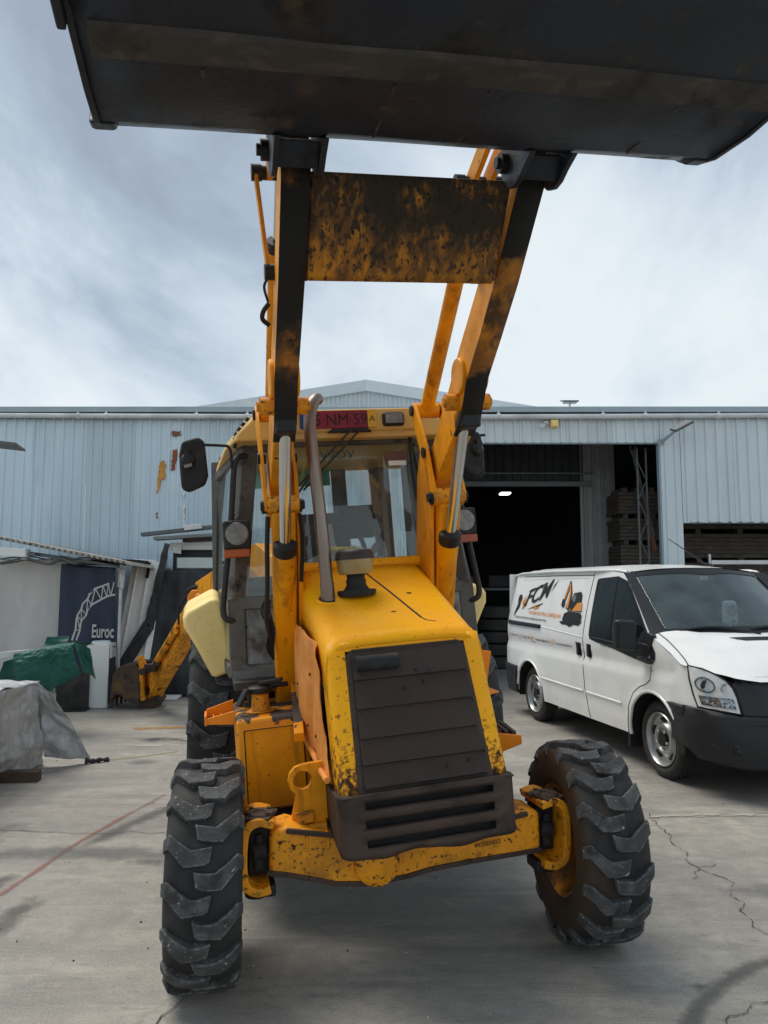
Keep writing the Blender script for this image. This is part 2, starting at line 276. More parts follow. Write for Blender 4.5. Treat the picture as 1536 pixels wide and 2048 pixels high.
# ---------------------------------------------------------------- geometry helpers
class MB:
    def __init__(s): s.v = []; s.f = []
    def add(s, vs, fs):
        o = len(s.v); s.v += [Vector(p) for p in vs]; s.f += [tuple(i+o for i in f) for f in fs]; return s
    def box(s, c, d, rot=None):
        x, y, z = (k/2 for k in d)
        P = [Vector(p) for p in ((-x,-y,-z),(x,-y,-z),(x,y,-z),(-x,y,-z),(-x,-y,z),(x,-y,z),(x,y,z),(-x,y,z))]
        if rot: P = [rot @ p for p in P]
        return s.add([p+Vector(c) for p in P], [(0,3,2,1),(4,5,6,7),(0,1,5,4),(1,2,6,5),(2,3,7,6),(3,0,4,7)])
    def hexa(s, P): return s.add(P, [(0,3,2,1),(4,5,6,7),(0,1,5,4),(1,2,6,5),(2,3,7,6),(3,0,4,7)])
    def bar(s, a, b, w, h, up=(0, 0, 1)):
        a, b = Vector(a), Vector(b); d = (b-a).normalized(); u = Vector(up)
        x = d.cross(u)
        if x.length < 1e-4: x = d.cross(Vector((0, 1, 0)))
        x.normalize(); u = x.cross(d); x *= w/2; u *= h/2
        return s.hexa([a-x-u, a+x-u, b+x-u, b-x-u, a-x+u, a+x+u, b+x+u, b-x+u])
    def prism(s, poly, ax, a, b):
        """poly in the two other axes (in order), extruded along axis ax from a to b; capped as one face each end"""
        n = len(poly)
        def P(p, t):
            q = list(p); q.insert(ax, t); return Vector(q)
        vs = [P(p, a) for p in poly]+[P(p, b) for p in poly]
        fs = [tuple(range(n)), tuple(range(2*n-1, n-1, -1))]+[(i, i+n, (i+1) % n+n, (i+1) % n) for i in range(n)]
        return s.add(vs, fs)
    def tube(s, pts, r, n=10, caps=True, closed=False):
        pts = [Vector(p) for p in pts]; m = len(pts); rs = r if isinstance(r, (list, tuple)) else [r]*m
        rings = []; prev = None
        for i, p in enumerate(pts):
            if closed: d = pts[(i+1) % m]-pts[i-1]
            else: d = (pts[min(i+1, m-1)]-pts[max(i-1, 0)])
            d.normalize()
            if prev is None:
                u = d.orthogonal().normalized()
            else:
                u = (prev-d*prev.dot(d)).normalized()
            prev = u; w = d.cross(u)
            rings.append([p+(u*math.cos(2*math.pi*k/n)+w*math.sin(2*math.pi*k/n))*rs[i] for k in range(n)])
        vs = [q for ring in rings for q in ring]; fs = []
        for i in range(m if closed else m-1):
            for k in range(n):
                a = i*n+k; b_ = i*n+(k+1) % n; c = ((i+1) % m)*n
                fs.append((a, b_, c+(k+1) % n, c+k))
        if caps and not closed: fs += [tuple(range(n-1, -1, -1)), tuple((m-1)*n+k for k in range(n))]
        return s.add(vs, fs)
    def cyl(s, a, b, r, n=16, r2=None): return s.tube([a, b], [r, r if r2 is None else r2], n)
    def lathe(s, prof, c=(0, 0, 0), ax=2, n=32, mat3=None):
        """prof: list of (along axis, radius)"""
        vs = []; fs = []; m = len(prof)
        for k in range(n):
            a = 2*math.pi*k/n
            for t, r in prof:
                p = [0, 0, 0]; p[ax] = t; p[(ax+1) % 3] = r*math.cos(a); p[(ax+2) % 3] = r*math.sin(a); v = Vector(p)
                if mat3: v = mat3 @ v
                vs.append(v+Vector(c))
        for k in range(n):
            for i in range(m-1):
                a = k*m+i; b_ = ((k+1) % n)*m+i
                fs.append((a, b_, b_+1, a+1))
        return s.add(vs, fs)
    def grid(s, fn, nu, nv):
        vs = [fn(i/nu, j/nv) for j in range(nv+1) for i in range(nu+1)]
        fs = [(j*(nu+1)+i, j*(nu+1)+i+1, (j+1)*(nu+1)+i+1, (j+1)*(nu+1)+i) for j in range(nv) for i in range(nu)]
        return s.add(vs, fs)
    def build(s, name, m=None, parent=None, smooth=35, bevel=0, seg=2, mw=None, solid=0, merge=True, shared=None):
        if shared is None:
            me = bpy.data.meshes.new(name); me.from_pydata([tuple(v) for v in s.v], [], s.f)
            bm = bmesh.new(); bm.from_mesh(me)
            if merge: bmesh.ops.remove_doubles(bm, verts=bm.verts, dist=1e-5)
            bmesh.ops.recalc_face_normals(bm, faces=bm.faces)
            bm.to_mesh(me); bm.free()
            if smooth:
                me.polygons.foreach_set('use_smooth', [True]*len(me.polygons))
                me.set_sharp_from_angle(angle=R(smooth))
            if m: me.materials.append(M[m])
        else: me = shared
        return link(name, me, parent, mw, bevel, seg, solid)
def link(name, me, parent=None, mw=None, bevel=0, seg=2, solid=0):
    o = bpy.data.objects.new(name, me); col.objects.link(o)
    if parent: o.parent = parent
    if mw is not None: o.matrix_local = mw
    if solid:
        k = o.modifiers.new('solidify', 'SOLIDIFY'); k.thickness = solid; k.offset = 0
    if bevel:
        k = o.modifiers.new('bevel', 'BEVEL'); k.width = bevel; k.segments = seg; k.limit_method = 'ANGLE'; k.angle_limit = R(40)
        k.harden_normals = True
    return o
def tag(o, label, cat, group=None):
    o['label'] = label; o['category'] = cat
    if group: o['group'] = group
    return o
def empty(name, loc, rz=0):
    o = bpy.data.objects.new(name, None); col.objects.link(o); o.location = loc; o.rotation_euler = (0, 0, rz); o.empty_display_size = .2
    return o
def struct(o): o['kind'] = 'structure'; return o
def dens(poly, step):
    out = []
    for i, p in enumerate(poly):
        q = poly[(i+1) % len(poly)]; n = max(1, int(math.dist(p, q)/step))
        out += [(p[0]+(q[0]-p[0])*k/n, p[1]+(q[1]-p[1])*k/n) for k in range(n)]
    return out
def inside(p, poly):
    x, y = p; r = False
    for i in range(len(poly)):
        (x1, y1), (x2, y2) = poly[i-1], poly[i]
        if (y1 > y) != (y2 > y) and x < (x2-x1)*(y-y1)/(y2-y1)+x1: r = not r
    return r
def patch(mb, poly, fn, step=.05):
    """triangulated sheet: polygon in 2D parameters, mapped through fn(u, v) -> point"""
    b = dens(poly, step); pts = [Vector(p) for p in b]; n = len(b)
    xs = [p[0] for p in b]; ys = [p[1] for p in b]
    x = min(xs)+step*.5
    while x < max(xs):
        y = min(ys)+step*.5
        while y < max(ys):
            if inside((x, y), b) and min((x-q[0])**2+(y-q[1])**2 for q in b) > (step*.45)**2: pts.append(Vector((x, y)))
            y += step
        x += step
    V, E_, F, *_ = delaunay_2d_cdt(pts, [(i, (i+1) % n) for i in range(n)], [], 1, 1e-6)
    return mb.add([fn(p.x, p.y) for p in V], [tuple(f) for f in F])
def lerp(a, b, t): return a+(b-a)*t
def smooth_path(pts, k=4):
    P = [Vector(p) for p in pts]; out = []
    for i in range(len(P)-1):
        p0, p1, p2, p3 = P[max(i-1, 0)], P[i], P[i+1], P[min(i+2, len(P)-1)]
        for j in range(k):
            t = j/k; out.append(.5*((2*p1)+(p2-p0)*t+(2*p0-5*p1+4*p2-p3)*t*t+(3*p1-p0-3*p2+p3)*t**3))
    return out+[P[-1]]
def cloth(mb, c, nu, nv, amp, seed, fr=2.0, fold=0, ridge=0):
    """draped quad c = [TL, TR, BR, BL] with folds"""
    c = [Vector(p) for p in c]; nrm = (c[1]-c[0]).cross(c[3]-c[0]).normalized()
    w = (c[1]-c[0]).length; h = (c[3]-c[0]).length
    def fn(u, v):
        p = lerp(lerp(c[0], c[1], u), lerp(c[3], c[2], u), v)
        d = noise.noise(Vector((u*w*fr+seed*7.3, v*h*fr, seed*3.1)))*amp + noise.noise(Vector((u*w*fr*3+seed, v*h*fr*2.2, seed)))*amp*.4
        if fold: d += math.sin(u*w*fold+3*noise.noise(Vector((u*2+seed, v*1.5, 0))))*amp*.7*min(1, v*3)
        if ridge:
            q = Vector((u*w*fr*1.7+seed, v*h*fr*1.3, seed*2.1)); d += (.35-abs(noise.noise(q)))*ridge+(.3-abs(noise.noise(q*2.3)))*ridge*.5
        return p+nrm*d
    return mb.grid(fn, nu, nv)
def text_mesh(name, s, size, m, shear=0, sx=1, extrude=0, align='LEFT', bold=0):
    cu = bpy.data.curves.new(name, 'FONT'); cu.body = s; cu.size = size; cu.shear = shear; cu.align_x = align; cu.extrude = extrude; cu.offset = bold; cu.resolution_u = 3
    o = bpy.data.objects.new('tmp', cu); col.objects.link(o)
    me = bpy.data.meshes.new_from_object(o.evaluated_get(bpy.context.evaluated_depsgraph_get()))
    bpy.data.objects.remove(o); bpy.data.curves.remove(cu)
    for v in me.vertices: v.co.x *= sx
    me.materials.clear(); me.materials.append(M[m]); me.name = name; return me
def frame(origin, X, Y):
    X, Y = Vector(X), Vector(Y); Z = X.cross(Y); m = Matrix((X, Y, Z)).transposed().to_4x4(); m.translation = Vector(origin); return m
def soft_mark(name, c, strength=.8, scale=6):
    """mark that thins out into the concrete: opacity = fade attribute x noise"""
    m = bpy.data.materials.new(name); m.use_nodes = True; M[name] = m; nt = m.node_tree; L = nt.links.new
    b = nt.nodes['Principled BSDF']; b.inputs['Base Color'].default_value = c+(1,); b.inputs['Roughness'].default_value = .7
    at = N(nt, 'ShaderNodeAttribute'); at.attribute_name = 'fade'; tc = N(nt, 'ShaderNodeTexCoord')
    no = N(nt, 'ShaderNodeTexNoise'); no.inputs['Scale'].default_value = scale; no.inputs['Detail'].default_value = 9; no.inputs['Roughness'].default_value = .65; L(tc.outputs['Object'], no.inputs['Vector'])
    ad = N(nt, 'ShaderNodeMath', operation='MULTIPLY_ADD'); L(at.outputs['Fac'], ad.inputs[0]); ad.inputs[1].default_value = .75; L(no.outputs['Fac'], ad.inputs[2])
    mr = N(nt, 'ShaderNodeMapRange'); mr.inputs[1].default_value = .72; mr.inputs[2].default_value = 1.15; mr.inputs[4].default_value = strength; L(ad.outputs[0], mr.inputs[0])
    L(mr.outputs[0], b.inputs['Alpha']); return m
soft_mark('redline', (.28, .11, .085), .6, 7); soft_mark('tyremark', (.085, .085, .088), .5, 11); soft_mark('rustpatch', (.36, .19, .06), .8, 6)
soft_mark('stain', (.085, .092, .10), .55, 8); soft_mark('jointmat', (.42, .40, .35), .9, 9); soft_mark('damp', (.13, .135, .14), .42, 5)
def set_fade(o, vals):
    a = o.data.attributes.new('fade', 'FLOAT', 'POINT'); a.data.foreach_set('value', vals)
def ribbon(name, pts, w, m, z, parent, jag=0, sub=0):
    mb = MB(); P = [Vector((p[0], p[1], 0)) for p in pts]
    if sub:
        Q = []
        for a, c in zip(P[:-1], P[1:]):
            d = c-a; nn = Vector((-d.y, d.x, 0)).normalized()
            for k in range(sub): Q.append(a+d*k/sub+nn*(random.uniform(-1, 1)*d.length/sub*.35 if k else 0))
        P = Q+[P[-1]]
    A_, B_, C_ = [], [], []
    for i, p in enumerate(P):
        d = (P[min(i+1, len(P)-1)]-P[max(i-1, 0)]).normalized(); nn = Vector((-d.y, d.x, 0))
        ww = (w[min(i, len(w)-1)] if isinstance(w, list) else w)/2*(1+random.uniform(-jag, jag)); u = Vector((0, 0, z))
        A_.append(p+nn*ww+u); B_.append(p+u); C_.append(p-nn*ww+u)
    n = len(P); mb.add(A_+B_+C_, [(i, i+1, n+i+1, n+i) for i in range(n-1)]+[(n+i, n+i+1, 2*n+i+1, 2*n+i) for i in range(n-1)])
    o = struct(mb.build(name, m, parent, smooth=0, merge=False))
    e = lambda i: min(1, i/2, (n-1-i)/2) if n > 4 else 1
    set_fade(o, [.12]*n+[e(i) for i in range(n)]+[.12]*n); return o

# ================================================================ the yard
g = MB()
g.grid(lambda u, v: Vector((lerp(-60, 60, u), lerp(-25, 95, v), 0)), 24, 24)
ground = struct(g.build('ground', 'concrete', smooth=0))
far = MB(); far.box((0, 0, -.06), (1600, 1600, .1)); far = struct(far.build('far_ground', 'concrete', smooth=0))
ribbon('red_line', [(-2.95, 2.8), (-2.7, 3.2), (-2.46, 3.62), (-2.28, 3.95), (-2.11, 4.26), (-2.06, 4.7), (-2.03, 5.04), (-1.92, 5.6), (-1.80, 6.15), (-1.62, 7.0)], .075, 'redline', .004, ground, .1)
ribbon('crack', [(1.99, 5.95), (1.97, 5.68), (1.93, 5.45), (1.95, 5.25), (1.90, 5.04), (1.93, 4.9), (1.87, 4.75), (1.90, 4.6), (1.97, 4.5), (2.0, 4.42), (1.96, 4.36), (1.90, 4.25), (1.93, 4.15), (1.86, 4.05), (1.87, 3.95), (1.84, 3.88), (1.86, 3.8), (2.0, 3.66)], .0045, 'crackmat', .005, ground, .8, 5)
ribbon('crack', [(1.90, 4.62), (1.84, 4.58), (1.83, 4.5), (1.79, 4.48)], .004, 'crackmat', .005, ground, .6, 4)
ribbon('crack', [(1.90, 4.66), (1.98, 4.66), (2.02, 4.70)], .004, 'crackmat', .005, ground, .6, 4)
ribbon('crack', [(1.62, 3.22), (1.5, 3.19), (1.43, 3.12), (1.36, 3.1), (1.30, 3.02), (1.29, 2.93), (1.26, 2.85)], .004, 'crackmat', .005, ground, .7, 6)
ribbon('joint', [(1.35, 5.58), (1.8, 5.61), (2.2, 5.64), (2.8, 5.67), (3.4, 5.70), (4.4, 5.75), (5.5, 5.8)], .09, 'jointmat', .004, ground, .3, 4)
ribbon('joint', [(1.35, 5.58), (2.2, 5.64), (3.4, 5.70), (5.5, 5.8)], .006, 'crackmat', .005, ground, .4, 12)
ribbon('joint', [(-7, 5.35), (-3, 5.32), (-1.5, 5.28)], .006, 'crackmat', .005, ground, .4, 12)
ribbon('joint', [(-.83, 3.38), (-.95, 3.12), (-1.02, 2.85), (-1.10, 2.6), (-1.2, 2.2)], [.07, .10, .14, .17, .2], 'jointmat', .004, ground, .2, 1)
ribbon('joint', [(-.76, 3.38), (-.88, 3.10), (-.93, 2.85), (-1.0, 2.6), (-1.08, 2.2)], .005, 'crackmat', .005, ground, .5, 8)
ribbon('tyre_mark', smooth_path([(1.02, 2.75, 0), (1.18, 3.05, 0), (1.42, 3.32, 0), (1.72, 3.52, 0), (2.2, 3.66, 0)], 5), .13, 'tyremark', .0045, ground, .08)
ribbon('tyre_mark', smooth_path([(-2.6, 2.75, 0), (-2.25, 3.1, 0), (-1.95, 3.7, 0), (-1.9, 4.3, 0)], 5), .24, 'tyremark', .0045, ground, .08)
ribbon('tyre_mark', smooth_path([(-2.75, 3.3, 0), (-2.45, 3.7, 0), (-2.25, 4.2, 0), (-2.2, 4.6, 0)], 5), .20, 'tyremark', .0045, ground, .08)
ribbon('tyre_mark', smooth_path([(-2.0, 4.9, 0), (-1.75, 5.6, 0), (-1.5, 6.2, 0), (-1.42, 6.6, 0)], 5), .20, 'tyremark', .0045, ground, .2)
ribbon('damp_band', smooth_path([(-3.4, 4.75, 0), (-2.6, 4.85, 0), (-1.9, 4.9, 0), (-1.2, 4.85, 0)], 6), .34, 'damp', .0042, ground, .15)
ribbon('rust_stain', smooth_path([(-3.0, 8.95, 0), (-2.8, 9.0, 0), (-2.5, 9.02, 0), (-2.2, 9.05, 0), (-1.9, 9.04, 0)], 4), .28, 'rustpatch', .004, ground, .2)
def stain(cx, cy, rx, ry, m, seed):
    mb = MB(); n = 26
    pts = [(cx+math.cos(t)*rx*(1.3+.6*noise.noise(Vector((math.cos(t)*1.5, math.sin(t)*1.5, seed)))), cy+math.sin(t)*ry*(1.3+.6*noise.noise(Vector((math.cos(t)*1.5, math.sin(t)*1.5, seed+5))))) for t in [2*math.pi*k/n for k in range(n)]]
    mb.add([(cx, cy, .0043)]+[(x, y, .0043) for x, y in pts], [(0, 1+k, 1+(k+1) % n) for k in range(n)]); o = struct(mb.build('oil_stain', m, ground, smooth=0, merge=False))
    set_fade(o, [1]+[.0]*n); return o
stain(.38, 2.98, .22, .05, 'stain', 1); stain(.03, 2.98, .14, .035, 'stain', 2); stain(.10, 2.70, .05, .04, 'tyremark', 3)
stain(2.45, 4.15, .4, .22, 'stain', 4); stain(-.6, 2.95, .06, .03, 'tyremark', 5); stain(1.35, 3.32, .07, .045, 'tyremark', 6)
rs = random.Random(5)
for k in range(26): stain(rs.uniform(-3.4, 3.2), rs.uniform(2.6, 8.5), rs.uniform(.12, .55), rs.uniform(.05, .22), rs.choice(['damp', 'damp', 'stain', 'jointmat']), 20+k)
deb = MB()
for i in range(120):
    x, y = random.uniform(-3.5, 3.2), random.uniform(2.4, 8); r = random.uniform(.0015, .006)
    deb.box((x, y, r*.5), (r*random.uniform(.8, 2), r, r), Matrix.Rotation(random.uniform(0, 3), 3, 'Z'))
deb2 = MB()
for i in range(110):
    x, y = random.uniform(-3.5, 3.2), random.uniform(2.4, 8); r = random.uniform(.0015, .0045)
    deb2.box((x, y, r*.5), (r*random.uniform(.8, 3), r, r), Matrix.Rotation(random.uniform(0, 3), 3, 'Z'))
deb2 = tag(deb2.build('pale_grit', 'pale_grit', smooth=0), 'pale crumbs of mortar scattered over the concrete', 'grit'); deb2['kind'] = 'stuff'
deb = tag(deb.build('grit', 'crackmat', smooth=0), 'dark specks of grit and crumbs scattered over the concrete', 'grit'); deb['kind'] = 'stuff'

# ================================================================ warehouse
def sheet(name, x0, W, n, y, z0, z1, m, parent, rib=.028, lean=0, ragged=0):
    mb = MB(); p = W/n; prof = []
    for k in range(n):
        a = x0+k*p
        prof += [(a, 0), (a+p*.34, 0), (a+p*.40, -rib), (a+p*.56, -rib), (a+p*.62, 0)]
    prof.append((x0+W-.004, 0))
    N_ = len(prof); zt = z1 if callable(z1) else (lambda x: z1)
    rows = [z0, None]
    vs = [(x, y+d, z0+(random.uniform(-ragged, ragged) if ragged else 0)) for x, d in prof]+[(x, y+d, zt(x)) for x, d in prof]
    mb.add(vs, [(i, i+1, N_+i+1, N_+i) for i in range(N_-1)])
    return mb.build(name, m, parent, smooth=0, solid=.004)
wh = tag(empty('warehouse', (0, 13, 0)), 'long blue grey corrugated warehouse with an open dark bay and white gutter', 'warehouse')
WY = 0.0
first = None
for k in range(18):
    x = .75-.862*(18-k)
    if first is None: first = sheet('wall_sheet', x, .862, 5, WY, 0, 4.66, 'wallblue', wh)
    else:
        o = link('wall_sheet', first.data, wh, Matrix.Translation((.862*k, 0, 0)), 0, 2, .004)
for k in range(5): sheet('wall_sheet', .75+.832*k, .832, 5, WY, 4.22, 4.66, 'wallgrey', wh)
sheet('wall_sheet', 4.91, .36, 2, WY-.01, 0, 4.66, 'wallgrey', wh)
for k in range(11): sheet('wall_sheet', 5.27+.93*k, .93, 5, WY-.02, 2.79, 4.66, 'wallgrey', wh, rib=.034, ragged=.012)
b = MB(); b.box((4.9, .06, 2.1), (.03, .12, 4.24)); b.box((2.83, .05, 4.215), (4.15, .1, .03)); b.box((10.4, .04, 2.785), (10.3, .08, .02))
b.build('opening_trim', 'trim', wh, bevel=.004)
b = MB(); b.box((.4, -.02, 4.80), (30.6, .16, .10)); b.build('fascia', 'trim', wh, bevel=.006)
b = MB(); b.box((.4, .03, 4.70), (30.6, .14, .10)); b.build('soffit', 'soffit', wh)
b = MB(); b.box((.4, 6.2, 4.98), (30.6, 12.4, .06), Matrix.Rotation(R(1.6), 3, 'X')); b.build('roof', 'trim', wh)
b = MB(); b.tube([(-14.8, -.12, 4.71), (-9.5, -.12, 4.69), (-3, -.12, 4.665), (0, -.12, 4.65), (4, -.12, 4.665), (9.8, -.12, 4.70), (15.6, -.12, 4.72)], .045, 12); b.build('gutter', 'gutter', wh)
for x in (-5.45, -4.95, -3.35, -2.45, 2.0, 3.85, 4.6, 5.9, 7.6): 
    b = MB(); b.tube([(x, -.12, 4.665+.004*abs(x)*.3), (x+.06, -.12, 4.665+.004*abs(x)*.3)], .054, 12); b.box((x+.03, -.12, 4.735), (.03, .02, .06)); b.build('gutter_clip', 'gutter', wh)
# peeling paint on the left wall
def chip(pts, m, y=-.036):
    mb = MB(); pts2 = []
    for i, (x, z) in enumerate(dens(pts, .03)): pts2.append((x+random.uniform(-.012, .012), z+random.uniform(-.012, .012)))
    n = len(pts2); mb.add([(x, y, z) for x, z in pts2]+[(x, y+.034, z) for x, z in pts2], [tuple(range(n))]+[(i, (i+1) % n, n+(i+1) % n, n+i) for i in range(n)])
    mb.build('paint_flake', m, wh, smooth=0)
chip([(-3.97, 3.85), (-3.91, 3.90), (-3.87, 3.80), (-3.90, 3.68), (-3.86, 3.62), (-3.88, 3.57), (-3.95, 3.55), (-3.99, 3.28), (-4.01, 3.3), (-4.0, 3.6)], 'peel_ochre')
chip([(-3.74, 4.08), (-3.68, 4.10), (-3.66, 3.95), (-3.70, 3.88), (-3.72, 3.72), (-3.77, 3.70), (-3.76, 3.9)], 'peel_rust')
chip([(-4.01, 2.97), (-3.985, 2.95), (-3.985, 2.86), (-4.005, 2.86)], 'peel_rust')
chip([(-3.55, 3.1), (-3.50, 3.1), (-3.51, 2.95), (-3.49, 2.75), (-3.53, 2.62), (-3.55, 2.75)], 'peel_white')
chip([(-3.56, 3.32), (-3.50, 3.30), (-3.53, 3.24)], 'peel_white')
chip([(-3.77, 4.42), (-3.62, 4.42), (-3.62, 4.33), (-3.77, 4.33)], 'timber_red')
# inside of the bay
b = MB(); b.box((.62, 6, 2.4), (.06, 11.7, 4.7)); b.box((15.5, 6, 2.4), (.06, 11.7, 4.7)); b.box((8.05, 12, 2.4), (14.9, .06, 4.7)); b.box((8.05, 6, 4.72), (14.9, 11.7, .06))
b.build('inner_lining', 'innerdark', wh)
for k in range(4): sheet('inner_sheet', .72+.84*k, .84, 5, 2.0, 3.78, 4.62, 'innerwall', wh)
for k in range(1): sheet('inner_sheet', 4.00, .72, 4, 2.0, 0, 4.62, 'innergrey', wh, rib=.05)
b = MB(); b.box((2.5, 2.0, 3.74), (3.5, .14, .1)); b.box((2.5, 1.9, 3.95), (3.5, .06, .03)); b.build('inner_beam', 'steelgrey', wh, bevel=.006)
for x in (4.93,):
    b = MB(); zs = [k*.36 for k in range(12)]
    for xx in (-.09, .09): b.box((4.72+xx*.9, .42, 2.1), (.03, .03, 4.2))
    for k in range(11): b.bar((4.72+(-.08 if k % 2 else .08), .42, zs[k]), (4.72+(.08 if k % 2 else -.08), .42, zs[k+1]), .016, .016)
    b.build('lattice_column', 'steelgrey', wh)
b = MB(); b.bar((4.62, .6, 4.2), (5.0, .7, 2.6), .04, .04); b.bar((4.58, .6, 4.28), (4.60, .6, 4.12), .02, .02); b.bar((4.68, .6, 4.28), (4.66, .6, 4.12), .02, .02)
p = b.build('forked_pole', 'steelgrey', None); p.location = (0, 13, 0)
tag(p, 'thin grey pole with a forked top hanging slanted in the open bay', 'pole')
lm = MB(); lm.box((2.98, 18.1, 3.93), (.24, .30, .03)); o = lm.build('ceiling_lamp', 'lamp_lit', bevel=.004)
tag(o, 'small lit white lamp high inside the dark warehouse bay', 'lamp')
# stacked boards
def pile(name, x0, x1, y0, y1, z0, packs, h, m, label, group):
    e = tag(empty(name, ((x0+x1)/2, (y0+y1)/2, z0)), label, 'board pile', group)
    for k in range(packs):
        zz = k*(h+.09); dx = random.uniform(-.04, .04); nb = 6
        for j in range(nb):
            b = MB(); b.box((dx+random.uniform(-.012, .012), 0, zz+h/nb*(j+.5)), (x1-x0, y1-y0, h/nb-.008)); b.build('board', m, e, smooth=0)
        for sx in (-.35, 0, .35):
            b = MB(); b.box(((x1-x0)*sx, 0, zz+h+.045), (.09, y1-y0-.02, .088)); b.build('spacer', 'timber', e, smooth=0)
    return e
pile('board_pile', 4.55, 5.30, 14.2, 15.0, 0, 7, .42, 'timber', 'tall stack of dark board packs on spacers beside the grey inner wall', 'board piles in the warehouse')
pile('board_pile', 5.62, 7.9, 14.0, 15.2, 0, 6, .46, 'timber', 'wide dark stack of board packs filling the low opening behind the van', 'board piles in the warehouse')
b = MB(); b.bar((4.98, 14.05, 3.1), (5.16, 14.1, 2.35), .10, .03); tag(b.build('timber_plank', 'timber_red', bevel=.003), 'reddish plank leaning beside the lattice column in the bay', 'plank')
rl = tag(empty('loading_rail', (6.9, 12.7, 0)), 'pale steel rail with short posts behind the white van', 'rail')
b = MB(); b.bar((-1.3, 0, 2.08), (1.9, 0, 2.08), .05, .07); b.build('rail_bar', 'alu', rl, bevel=.004)
for x in (-1.32, -.12, 1.1):
    b = MB(); b.cyl((x, 0, 0), (x, 0, 2.22), .025, 10); b.build('rail_post', 'alu', rl)
# things seen dimly on the bay floor
def dim_tyres(x, y, n, label):
    e = tag(empty('tyre_stack', (x, y, 0)), label, 'tyres')
    for k in range(n):
        b = MB(); b.lathe([(-.1, .26), (-.12, .36), (-.1, .46), (0, .48), (.1, .46), (.12, .36), (.1, .26)], (0, 0, .13+.25*k), 2, 24); b.build('tyre', 'rubber', e)
dim_tyres(2.35, 15.6, 5, 'column of black tyres inside the dark bay left of the van')
sh = tag(empty('bay_shelf', (2.6, 16.6, 0)), 'dark steel shelf with wrapped packs deep in the bay', 'shelf')
for z in (.35, .9, 1.6):
    b = MB(); b.box((0, 0, z), (2.4, .7, .05)); b.build('shelf_board', 'steelgrey', sh)
    for x in (-.8, 0, .8):
        b = MB(); b.box((x, .02, z+.17), (.6, .5, .26)); b.build('wrapped_pack', 'darkcloth', sh, bevel=.04)
for x in (-1.2, 1.2):
    b = MB(); b.box((x, 0, 1), (.06, .7, 2)); b.build('upright', 'steelgrey', sh)
# lamps, box on the facade
fl = tag(empty('flood_lamp', (4.92, 12.95, 4.22)), 'slim grey flood lamp on a short arm at the corner of the open bay', 'flood lamp')
b = MB(); b.cyl((0, 0, .0), (.12, -.35, .13), .03, 10); b.box((0, .01, 0), (.1, .02, .1)); b.build('arm', 'trim', fl)
hd = MB(); rm = Matrix.Rotation(R(-28), 3, 'Y') @ Matrix.Rotation(R(20), 3, 'X')
hd.box((.20, -.42, .20), (.34, .22, .05), rm); hd.box((.24, -.42, .235), (.18, .18, .03), rm); lh = hd.build('lamp_head', 'steelgrey', fl, bevel=.012)
for k in (-.08, .06):
    b = MB(); b.box(Vector((.20, -.42, .20))+rm @ Vector((k, 0, -.027)), (.10, .15, .006), rm); b.build('lamp_lens', 'lensgrey', lh)
o = MB(); o.box((3.02, 12.92, 4.54), (.13, .10, .13)); o.box((3.02, 12.86, 4.54), (.10, .02, .10)); tag(o.build('junction_box', 'cream', bevel=.01), 'small cream box fixed under the gutter above the open bay', 'box')
cm = tag(empty('security_camera', (2.88, 12.95, 4.53)), 'small security camera under the gutter beside the cream box', 'camera')
b = MB(); b.cyl((0, 0, .04), (0, -.02, .0), .05, 12); b.build('mount', 'gutter', cm); b = MB(); b.cyl((-.04, -.02, -.02), (-.10, -.14, -.05), .035, 12); b.build('camera_body', 'gutter', cm)
sl = tag(empty('solar_lamp', (3.58, 14, 5.0)), 'small solar panel lamp standing on the warehouse roof edge', 'solar lamp')
b = MB(); b.cyl((0, 0, 0), (0, 0, .20), .02, 8); b.build('stem', 'gutter', sl)
b = MB(); b.box((0, 0, .225), (.30, .24, .03), Matrix.Rotation(R(14), 3, 'X')); b.build('panel', 'steelgrey', sl, bevel=.004)
for x in (-.07, .07):
    b = MB(); b.box((x, -.02, .19), (.11, .14, .03)); b.build('lamp_head', 'gutter', sl)
# gabled hall behind
gh = tag(empty('gabled_hall', (0, 26, 0)), 'pale grey ribbed hall with a low gable rising behind the warehouse roof', 'hall')
gz = lambda x: 8.86-.161*abs(x+.63)
gp = None
for k in range(18):
    x = -.63+(k-9)*.95
    sheet('gable_sheet', x, .95, 6, 0, 0, lambda x: gz(x)-.05, 'gable', gh, rib=.09)
for s in (-1, 1):
    b = MB(); xe = -.63+s*8.7
    b.hexa([(-.63, -.18, gz(-.63)-.28), (xe, -.18, gz(xe)-.28), (xe, 12, gz(xe)-.28), (-.63, 12, gz(-.63)-.28), (-.63, -.18, gz(-.63)+.12), (xe, -.18, gz(xe)+.12), (xe, 12, gz(xe)+.12), (-.63, 12, gz(-.63)+.12)])
    b.build('gable_roof', 'trim' if 0 else 'gable', gh)
# unidentified dark corner entering at the left, built as a panel on a pole
pl = tag(empty('pole_panel', (-4.6, 7.0, 0)), 'unidentified dark slanted shape built as a panel on a pole, its corner entering at the left edge', 'panel')
b = MB(); b.cyl((0, 0, 0), (0, 0, 3.0), .04, 12); b.build('pole', 'steelgrey', pl)
b = MB(); b.hexa([(-.2, -.35, 3.14), (1.07, .0, 3.035), (.92, .5, 3.06), (-.25, .2, 3.16), (-.2, -.35, 3.17), (1.07, .0, 3.055), (.92, .5, 3.08), (-.25, .2, 3.19)]); b.build('panel', 'steelgrey', pl)

